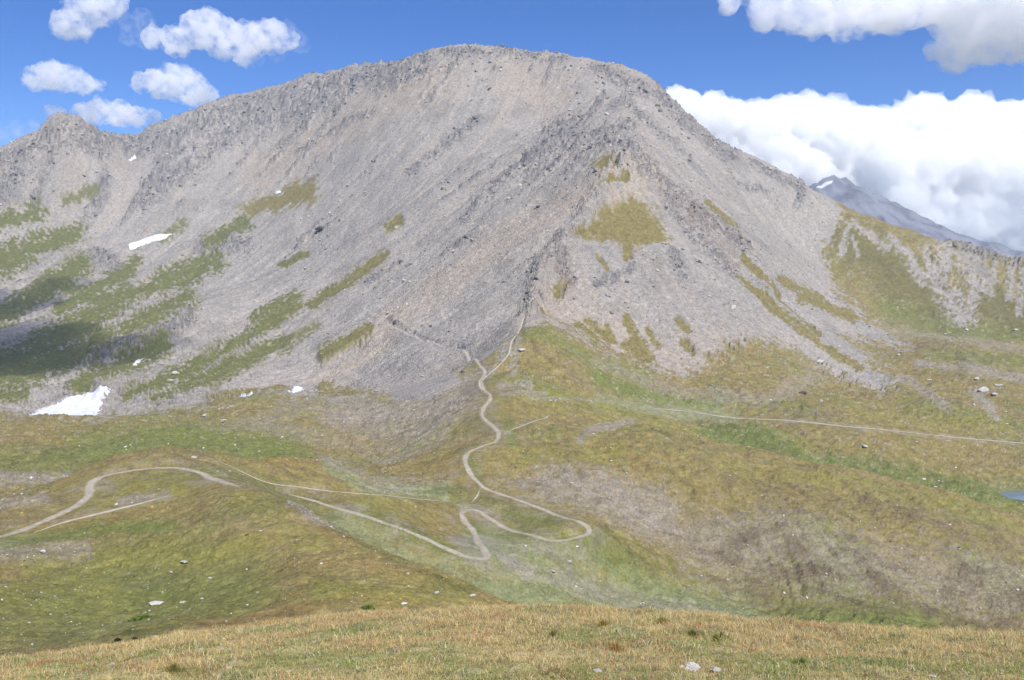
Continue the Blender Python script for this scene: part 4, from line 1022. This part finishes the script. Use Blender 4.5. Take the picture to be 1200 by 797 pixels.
mg, nt, N, Lk = nodes('dry_grass')
out = N.new('ShaderNodeOutputMaterial'); at = N.new('ShaderNodeAttribute'); at.attribute_name = 'albedo'
df = N.new('ShaderNodeBsdfDiffuse'); tr = N.new('ShaderNodeBsdfTranslucent'); mx = N.new('ShaderNodeMixShader'); mx.inputs[0].default_value = 0.5
Lk.new(at.outputs['Color'], df.inputs['Color']); Lk.new(at.outputs['Color'], tr.inputs['Color']); Lk.new(df.outputs[0], mx.inputs[1]); Lk.new(tr.outputs[0], mx.inputs[2]); Lk.new(mx.outputs[0], out.inputs[0])
M_grass = mg

pal = np.array([[.63, .51, .26], [.57, .44, .19], [.50, .28, .15], [.36, .38, .12], [.48, .44, .22], [.74, .64, .44], [.24, .33, .10]], np.float32)
r, gx, gy = grass_blades(520000, 301)
f1 = 1.6 * fbm(gx / 3.0, gy / 4.0, 3, 121); f2 = 1.4 * fbm(gx / 1.3, gy / 1.3, 3, 122); f3 = 1.3 * fbm(gx / 4.5, gy / 2.2, 3, 123)
near = 1 - sstep(18, 33, gy)                                         # greener low down, straw along the brow
w = np.stack([1.1 - .6 * near + f1, .8 - .3 * near + .8 * f1, .10 + 3.2 * np.clip(f3 - .1, 0, 1), .30 + 1.0 * near - 1.2 * f1, .55 + 0 * f1, .35 + 1.2 * np.clip(f2, 0, 1), .12 + .8 * near - .9 * f1], 1)
w = np.clip(w, .02, 3); w /= w.sum(1, keepdims=True)
ch = (np.cumsum(w, 1) > r.uniform(size=(len(gx), 1))).argmax(1)
hg = (0.10 + 0.15 * np.clip(f2 + .15, 0, 1) + .08 * (ch < 3)) * r.uniform(.5, 1.4, len(gx)) * (1 - .35 * near)
build_grass('grass', gx, gy, hg, r.uniform(.008, .019, len(gx)) * (gy / 22) ** .5, pal[ch] * r.uniform(.6, 1.4, (len(gx), 1)), r.uniform(.2, 1.1, len(gx)), 302,
            'thick straw, rust and green grass covering the near brow')

# tussocks: countable clumps standing out of the grass
TUS = [(812, 745, 'olive green tussock right of the middle of the brow, under the pale valley floor'), (775, 730, 'yellow green tussock on the crest of the brow'), (706, 733, 'golden tussock at the left of the row on the brow crest'), (845, 748, 'dark green tussock right of the olive one on the brow'),
       (820, 735, 'low straw topped tussock at the skyline of the brow'), (205, 787, 'dark olive tussock at the lower left of the brow'), (838, 752, 'small green tussock by the dark green one on the brow'), (648, 746, 'pale green tussock in the middle of the brow'), (722, 762, 'rust tipped tussock below the golden one'), (940, 780, 'bright green tussock low on the right of the brow')]
M_tus = M_grass
for _k in range(0): pass
for k, (px, py, lab) in enumerate(TUS):
    x, y = ground(px, py, 11, 47)
    r = np.random.default_rng(400 + k); n = 300
    rd = np.minimum(np.abs(r.normal(scale=.15, size=n)), .34); an = r.uniform(0, 6.283, n)
    bx, by = x + rd * np.cos(an), y + rd * np.sin(an) * .8
    bz = height(bx, by) - .02
    hg = r.uniform(.12, .30, n) * (1 - .5 * np.clip(rd / .4, 0, 1)); out_ = np.c_[np.cos(an), np.sin(an)] * (hg * np.clip(rd / .2, .15, 1.1) * .55)[:, None]
    a2 = r.uniform(0, 6.283, n); sd_ = np.c_[np.cos(a2), np.sin(a2), np.zeros(n)] * .006
    B0 = np.c_[bx, by, bz]; m = B0 + np.c_[out_ * .4, hg * .65]; tp = B0 + np.c_[out_, hg]
    V = np.stack([B0 - sd_, B0 + sd_, m + sd_ * .8, m - sd_ * .8, tp + sd_ * .2, tp - sd_ * .2], 1).reshape(-1, 3)
    kk = np.arange(n)[:, None] * 6
    Fp = np.concatenate([kk + np.array([[0, 1, 2, 3]]), kk + np.array([[3, 2, 4, 5]])])
    base = {'dark': (.19, .22, .06), 'gold': (.46, .34, .12), 'rust': (.50, .34, .15), 'brig': (.18, .27, .07), 'yell': (.36, .33, .09), 'low ': (.42, .33, .13)}.get(lab[:4], (.20, .22, .06))
    V -= np.array([x, y, 0]); 
    o = mesh_np('grass_tussock', V, Fp, M_tus, np.repeat(np.where(r.uniform(size=(n, 1)) < .3, np.array([[.5, .38, .17]]), np.array([base])) * r.uniform(.7, 1.3, (n, 1)), 6, 0))
    o.location = (x, y, 0)
    tag(o, lab, 'grass tussock', 'tussocks on the near brow')

# leafy clumps
LEAF = [(432, 713, 13, 'bright green leafy clump left of the flat white boulder'), (165, 726, 22, 'bright green leafy band under the long pale slab'), (138, 752, 5, 'dark green cushion plant behind the brow at left'), (159, 751, 5, 'dark green cushion plant right of its twin behind the brow')]
for k, (px, py, wpx, lab) in enumerate(LEAF):
    x, y = ground(px, py, 46, 240)
    r = np.random.default_rng(500 + k); n = 260; s = wpx * y / F / 2
    bx, by = x + r.normal(scale=s * .5, size=n), y + r.normal(scale=s * .35, size=n)
    bz = height(bx, by) + r.uniform(.02, .30, n)
    c = np.c_[bx - x, by - y, bz]
    u1 = r.normal(size=(n, 3)); u1[:, 2] *= .4; u1 /= np.linalg.norm(u1, axis=1)[:, None]; u2 = np.cross(u1, r.normal(size=(n, 3))); u2 /= np.linalg.norm(u2, axis=1)[:, None]
    sz_ = r.uniform(.14, .3, n)[:, None] * (1.6 if wpx > 15 else 1)
    V = np.stack([c - u1 * sz_, c + u2 * sz_ * .5, c + u1 * sz_, c - u2 * sz_ * .5], 1).reshape(-1, 3)
    base = (.03, .045, .015) if 'dark' in lab else (.15, .22, .05)
    o = mesh_np('leafy_plant', V, np.arange(n * 4).reshape(-1, 4), M_grass, np.repeat(np.array([base]) * r.uniform(.7, 1.3, (n, 1)), 4, 0), False)
    o.location = (x, y, 0)
    tag(o, lab, 'plant')

# ------------------------------------------------------------------ clouds
SUN_EL, SUN_AZ = math.radians(53), math.radians(152)                 # azimuth from straight ahead, to the right
sun_dir = Vector((math.cos(SUN_EL) * math.sin(SUN_AZ), math.cos(SUN_EL) * math.cos(SUN_AZ), math.sin(SUN_EL)))

def cloud_mat(name, dens, nscale, lo, hi):
    m, nt, N, L = nodes(name)
    out = N.new('ShaderNodeOutputMaterial'); pv = N.new('ShaderNodeVolumePrincipled')
    pv.inputs['Color'].default_value = (1, 1, 1, 1); pv.inputs['Anisotropy'].default_value = 0.2
    if hi is None:
        pv.inputs['Density'].default_value = dens
    else:
        co = N.new('ShaderNodeNewGeometry'); n1 = N.new('ShaderNodeTexNoise'); n1.inputs['Scale'].default_value = nscale; n1.inputs['Detail'].default_value = 6; n1.inputs['Roughness'].default_value = .62
        L.new(co.outputs['Position'], n1.inputs['Vector'])
        r = N.new('ShaderNodeMapRange'); r.inputs[1].default_value = lo; r.inputs[2].default_value = hi; r.inputs[3].default_value = 0; r.inputs[4].default_value = dens
        L.new(n1.outputs['Fac'], r.inputs[0]); L.new(r.outputs[0], pv.inputs['Density'])
    L.new(pv.outputs[0], out.inputs['Volume'])
    m.cycles.homogeneous_volume = hi is None
    return m

def cloud(puffs, D, label, mat, depth=0.6, vox=None, seed=0, disp=0.35, tilt=0.0):
    """puffs: (px, py, radius px) at distance D; the union is remeshed and billowed"""
    r = np.random.default_rng(900 + seed)
    sc = D / F
    v0, f0 = ico(2)
    Vs, Fs = [], []; off = 0
    world = len(puffs[0]) == 2
    if world:
        cen = np.mean([p[0] for p in puffs], axis=0)
        for c, R in puffs:
            Vs.append(v0 * R + (c - cen)); Fs.append(f0 + off); off += len(v0)
        sc = 1.0
    else:
        X0, S0 = pix2us(np.mean([p[0] for p in puffs]), np.mean([p[1] for p in puffs]))
        cen = np.array([X0 * D, D, S0 * D])
    for px, py, rp in ([] if world else puffs):
        u, s = pix2us(px, py)
        k = max(1, int(3))
        for j in range(k):
            dd = 0 if j == 0 else r.uniform(-1, 1) * rp * sc * depth * 1.5
            y = D + dd - tilt * (py - 150) * sc
            c = np.array([u * y, y, s * y]) - cen
            R = 1.08 * rp * sc * (1 if j == 0 else r.uniform(.6, .9))
            Vs.append(v0 * R * np.array([1, 1, .92]) + c); Fs.append(f0 + off); off += len(v0)
    V = np.concatenate(Vs); Fp = np.concatenate(Fs)
    me = bpy.data.meshes.new('cloud_src'); me.from_pydata(V.tolist(), [], Fp.tolist())
    o = bpy.data.objects.new('cloud_src', me); COL.objects.link(o)
    mean_r = np.mean([p[-1] for p in puffs]) * sc
    md = o.modifiers.new('r', 'REMESH'); md.mode = 'VOXEL'; md.voxel_size = vox or mean_r / 15
    dg = bpy.context.evaluated_depsgraph_get(); ev = o.evaluated_get(dg); m2 = bpy.data.meshes.new_from_object(ev)
    n = len(m2.vertices); co = np.empty(n * 3, np.float32); m2.vertices.foreach_get('co', co); co = co.reshape(-1, 3)
    nr = np.empty(n * 3, np.float32); m2.vertices.foreach_get('normal', nr); nr = nr.reshape(-1, 3)
    q = co / mean_r
    def n3(f, sd): return (fbm(q[:, 0] * f + q[:, 1] * f * .6, q[:, 2] * f - q[:, 1] * f * .35, 3, 130 + sd + seed) + fbm(q[:, 1] * f, (q[:, 0] + q[:, 2]) * f * .8, 3, 133 + sd + seed)) * .6
    bil = (np.abs(n3(.9, 1)) * 1.2 - .25) + .75 * (np.abs(n3(2.4, 2)) - .15) + .6 * (np.abs(n3(5.5, 3)) - .12)
    co = co + nr * (bil * mean_r * disp)[:, None]
    m2.vertices.foreach_set('co', co.ravel()); m2.update()
    o2 = bpy.data.objects.new('cloud_src', m2); COL.objects.link(o2)
    md2 = o2.modifiers.new('r', 'REMESH'); md2.mode = 'VOXEL'; md2.voxel_size = md.voxel_size; md2.use_smooth_shade = True
    dg = bpy.context.evaluated_depsgraph_get(); m3 = bpy.data.meshes.new_from_object(o2.evaluated_get(dg))
    bpy.data.objects.remove(o); bpy.data.meshes.remove(me); bpy.data.objects.remove(o2); bpy.data.meshes.remove(m2); m2 = m3
    m2.materials.clear(); m2.materials.append(mat)
    c = bpy.data.objects.new('cloud', m2); link(c); c.location = cen
    tag(c, label, 'cloud', None, 'thing')
    return c

def along(pts, step, rad, jit, seed):
    r = np.random.default_rng(seed); out = []
    for (x0, y0, r0), (x1, y1, r1) in zip(pts[:-1], pts[1:]):
        n = max(1, int(math.hypot(x1 - x0, y1 - y0) / step))
        for k in range(n):
            f = k / n
            out.append((x0 + (x1 - x0) * f + r.normal() * jit, y0 + (y1 - y0) * f + r.normal() * jit, (r0 + (r1 - r0) * f) * r.uniform(.75, 1.15)))
    out.append(pts[-1])
    return out

CM_small = cloud_mat('cumulus_small', 0.022, 0.014, .44, .64)
CM_big = cloud_mat('cumulus_bank', 0.0058, 0.003, .12, .45)
CM_top = cloud_mat('cumulus_high', 0.024, 0.012, .41, .62)
import os
if not os.environ.get('NOCLOUD'):
    cloud([(78, 30, 17), (95, 18, 20), (112, 10, 22), (100, 38, 9), (128, 2, 18), (70, 22, 10)], 4600, 'white ragged cloud at the top left corner of the sky', CM_small, seed=1)
    cloud([(180, 45, 14), (205, 48, 18), (235, 35, 22), (262, 45, 24), (290, 48, 22), (318, 42, 20), (338, 46, 12), (245, 22, 14), (285, 66, 12)], 4800, 'broad white cloud second from the left along the top', CM_small, seed=2)
    cloud([(42, 92, 15), (60, 88, 18), (78, 92, 17), (98, 98, 14), (112, 100, 8)], 5200, 'small round cloud above the left peak near the frame edge', CM_small, seed=3)
    cloud([(168, 98, 13), (185, 98, 18), (205, 97, 22), (225, 105, 20), (243, 112, 12)], 5200, 'plump bright cloud hanging over the left ridge', CM_small, seed=4)
    cloud([(98, 133, 13), (118, 130, 16), (140, 133, 16), (160, 137, 13), (180, 136, 9)], 5400, 'flat cloud just above the saddle right of the left peak', CM_small, seed=5)
    cloud([(60, 131, 8), (68, 133, 9)], 5400, 'wisp of cloud touching the left peak from behind', CM_small, seed=6)
    cloud(along([(860, 4, 14), (920, 6, 24), (985, 12, 30), (1050, 2, 36), (1120, -2, 44), (1230, -10, 60)], 20, 0, 5, 51) + [(985, 38, 10), (1010, 28, 14), (960, 14, 18)], 3400, 'wide cloud sheet with shaded base across the top right', CM_top, seed=7)
    cloud(along([(1098, 58, 12), (1125, 60, 20), (1160, 58, 22), (1200, 50, 24), (1260, 40, 30)], 16, 0, 4, 52), 3500, 'cloud with pale underside below the sheet at the right edge', CM_top, seed=8)
    CM_veil = cloud_mat('cloud_veil', 0.0045, 0.016, .46, .70)
    cloud([(140, 18, 13), (155, 32, 12), (168, 22, 12), (150, 45, 9), (172, 48, 12)], 4900, 'thin torn veil of cloud between the two top left clouds', CM_veil, seed=21)
    cloud([(338, 38, 13), (352, 50, 12), (325, 60, 12), (300, 70, 10)], 4900, 'thin wisp fraying off the right end of the broad white cloud', CM_veil, seed=22)
    cloud([(20, 152, 11), (38, 150, 10), (2, 156, 11)], 5600, 'faint wisps of cloud low beside the left peak', CM_veil, seed=23)
    bank = along([(760, 122, 16), (800, 135, 26), (850, 142, 28), (900, 145, 30), (950, 150, 30), (1000, 150, 30), (1050, 148, 34), (1090, 145, 36), (1130, 150, 34), (1180, 160, 34), (1290, 165, 50)], 22, 0, 6, 53)
    bank += along([(880, 205, 22), (940, 215, 26), (1010, 225, 26)], 24, 0, 4, 55) + along([(850, 170, 24), (920, 185, 26), (980, 185, 26)], 26, 0, 5, 54) + along([(930, 215, 18), (1000, 205, 24)], 26, 0, 5, 56)
    cloud(bank, 14500, 'long bright cloud bank rising behind the right shoulder of the mountain', CM_big, seed=9, depth=.6, disp=.55, tilt=.28)
    tower = along([(1040, 190, 34), (1100, 195, 44), (1170, 200, 50), (1270, 210, 60)], 30, 0, 8, 57) + along([(1060, 235, 30), (1110, 238, 24), (1180, 240, 40), (1270, 260, 50)], 30, 0, 6, 58) + along([(1090, 268, 20), (1150, 290, 20), (1200, 285, 30), (1290, 300, 40)], 26, 0, 4, 59)
    tower += along([(1030, 225, 22), (1100, 262, 24), (1190, 272, 34)], 24, 0, 5, 60)
    cloud(tower, 13200, 'towering grey white cloud above the distant peak at the right edge', CM_big, seed=10, depth=.5, disp=.55, tilt=.28)

# the cloud that throws the soft dark patches on the left gullies drifts out of sight above the frame
if not os.environ.get('NOCLOUD'):
    pf = []
    for px, py, rad in ((-60, 420, 140), (5, 405, 150), (40, 425, 120), (80, 430, 80), (145, 412, 70), (180, 404, 50), (20, 360, 90), (70, 332, 60), (-40, 360, 110)):
        gx_, gy_ = ground(px, py, 850, 2200)
        lift = 1150.0
        c = np.array([gx_, gy_, float(height(gx_, gy_))]) + np.array(sun_dir) * (lift / sun_dir.z)
        pf.append((c, rad))
    d0 = float(np.mean([c[1] for c, _ in pf]))
    cloud([(c, r0) for c, r0 in pf], d0, 'loose cloud drifting high above the frame over the left gullies', cloud_mat('cumulus_loose', 0.0052, 0.02, .36, None), seed=12)

# ------------------------------------------------------------------ air
mz, nt, N, Lk = nodes('air')
out = N.new('ShaderNodeOutputMaterial'); pv = N.new('ShaderNodeVolumePrincipled')
pv.inputs['Color'].default_value = (0.66, 0.82, 1.0, 1); pv.inputs['Density'].default_value = 0.000045; pv.inputs['Anisotropy'].default_value = 0.0
Lk.new(pv.outputs[0], out.inputs['Volume']); mz.cycles.homogeneous_volume = True
zlo, zhi = float(ZF.min()) - 1.0, max(float(ZF.max()), 0) + 12
bx0, bx1, by0, by1 = -9000, 9000, -60, 9050
V = np.array([(x, y, z) for z in (zlo, zhi) for y in (by0, by1) for x in (bx0, bx1)], float)
Fp = np.array([(0, 2, 3, 1), (4, 5, 7, 6), (0, 1, 5, 4), (2, 6, 7, 3), (0, 4, 6, 2), (1, 3, 7, 5)])
if not os.environ.get('NOHAZE'):
    tag(mesh_np('haze', V, Fp, mz, None, False), 'thin pale blue air in front of the far mountains', 'haze', None, 'stuff')

# ------------------------------------------------------------------ light, sky, camera
w = bpy.data.worlds.new('World'); scene.world = w; w.use_nodes = True
nt = w.node_tree; nt.nodes.clear()
wo = nt.nodes.new('ShaderNodeOutputWorld'); bg = nt.nodes.new('ShaderNodeBackground'); sk = nt.nodes.new('ShaderNodeTexSky')
sk.sky_type = 'NISHITA'; sk.sun_disc = False; sk.sun_elevation = SUN_EL; sk.sun_rotation = SUN_AZ
sk.altitude = 2600; sk.air_density = 1.0; sk.dust_density = 0.2; sk.ozone_density = 2.5
bg.inputs['Strength'].default_value = 0.092
hs = nt.nodes.new('ShaderNodeHueSaturation'); hs.inputs['Saturation'].default_value = 1.32; hs.inputs['Hue'].default_value = 0.514
nt.links.new(sk.outputs[0], hs.inputs['Color']); nt.links.new(hs.outputs[0], bg.inputs['Color']); nt.links.new(bg.outputs[0], wo.inputs['Surface'])

sl = bpy.data.lights.new('sun', 'SUN'); sl.energy = 4.0; sl.angle = math.radians(0.53); sl.color = (1.0, 0.955, 0.89)
so = link(bpy.data.objects.new('sun', sl)); so.rotation_euler = sun_dir.to_track_quat('Z', 'Y').to_euler(); so.location = (0, 0, 3000)

cam = bpy.data.cameras.new('camera'); co_ = link(bpy.data.objects.new('camera', cam)); scene.camera = co_
cam.sensor_width = 36; cam.lens = 36 * F / PW; cam.clip_start = 0.1; cam.clip_end = 60000
co_.location = (0, 0, 0); co_.rotation_euler = (math.radians(90) - PITCH, 0, 0)

scene.view_settings.view_transform = 'Standard'; scene.view_settings.look = 'None'; scene.view_settings.gamma = 1.0; scene.view_settings.exposure = 0.8
scene.view_settings.use_curve_mapping = False
cy = scene.cycles
cy.max_bounces = 16; cy.diffuse_bounces = 3; cy.glossy_bounces = 2; cy.transmission_bounces = 4; cy.volume_bounces = 14; cy.transparent_max_bounces = 8
cy.volume_step_rate = 0.6; cy.volume_max_steps = 256
cy.use_denoising = not os.environ.get('NODN')
try:
    cy.denoiser = 'OPENIMAGEDENOISE'; cy.denoising_input_passes = 'RGB_ALBEDO_NORMAL'; cy.denoising_prefilter = 'FAST'
except Exception:
    pass
scene.render.use_persistent_data = False
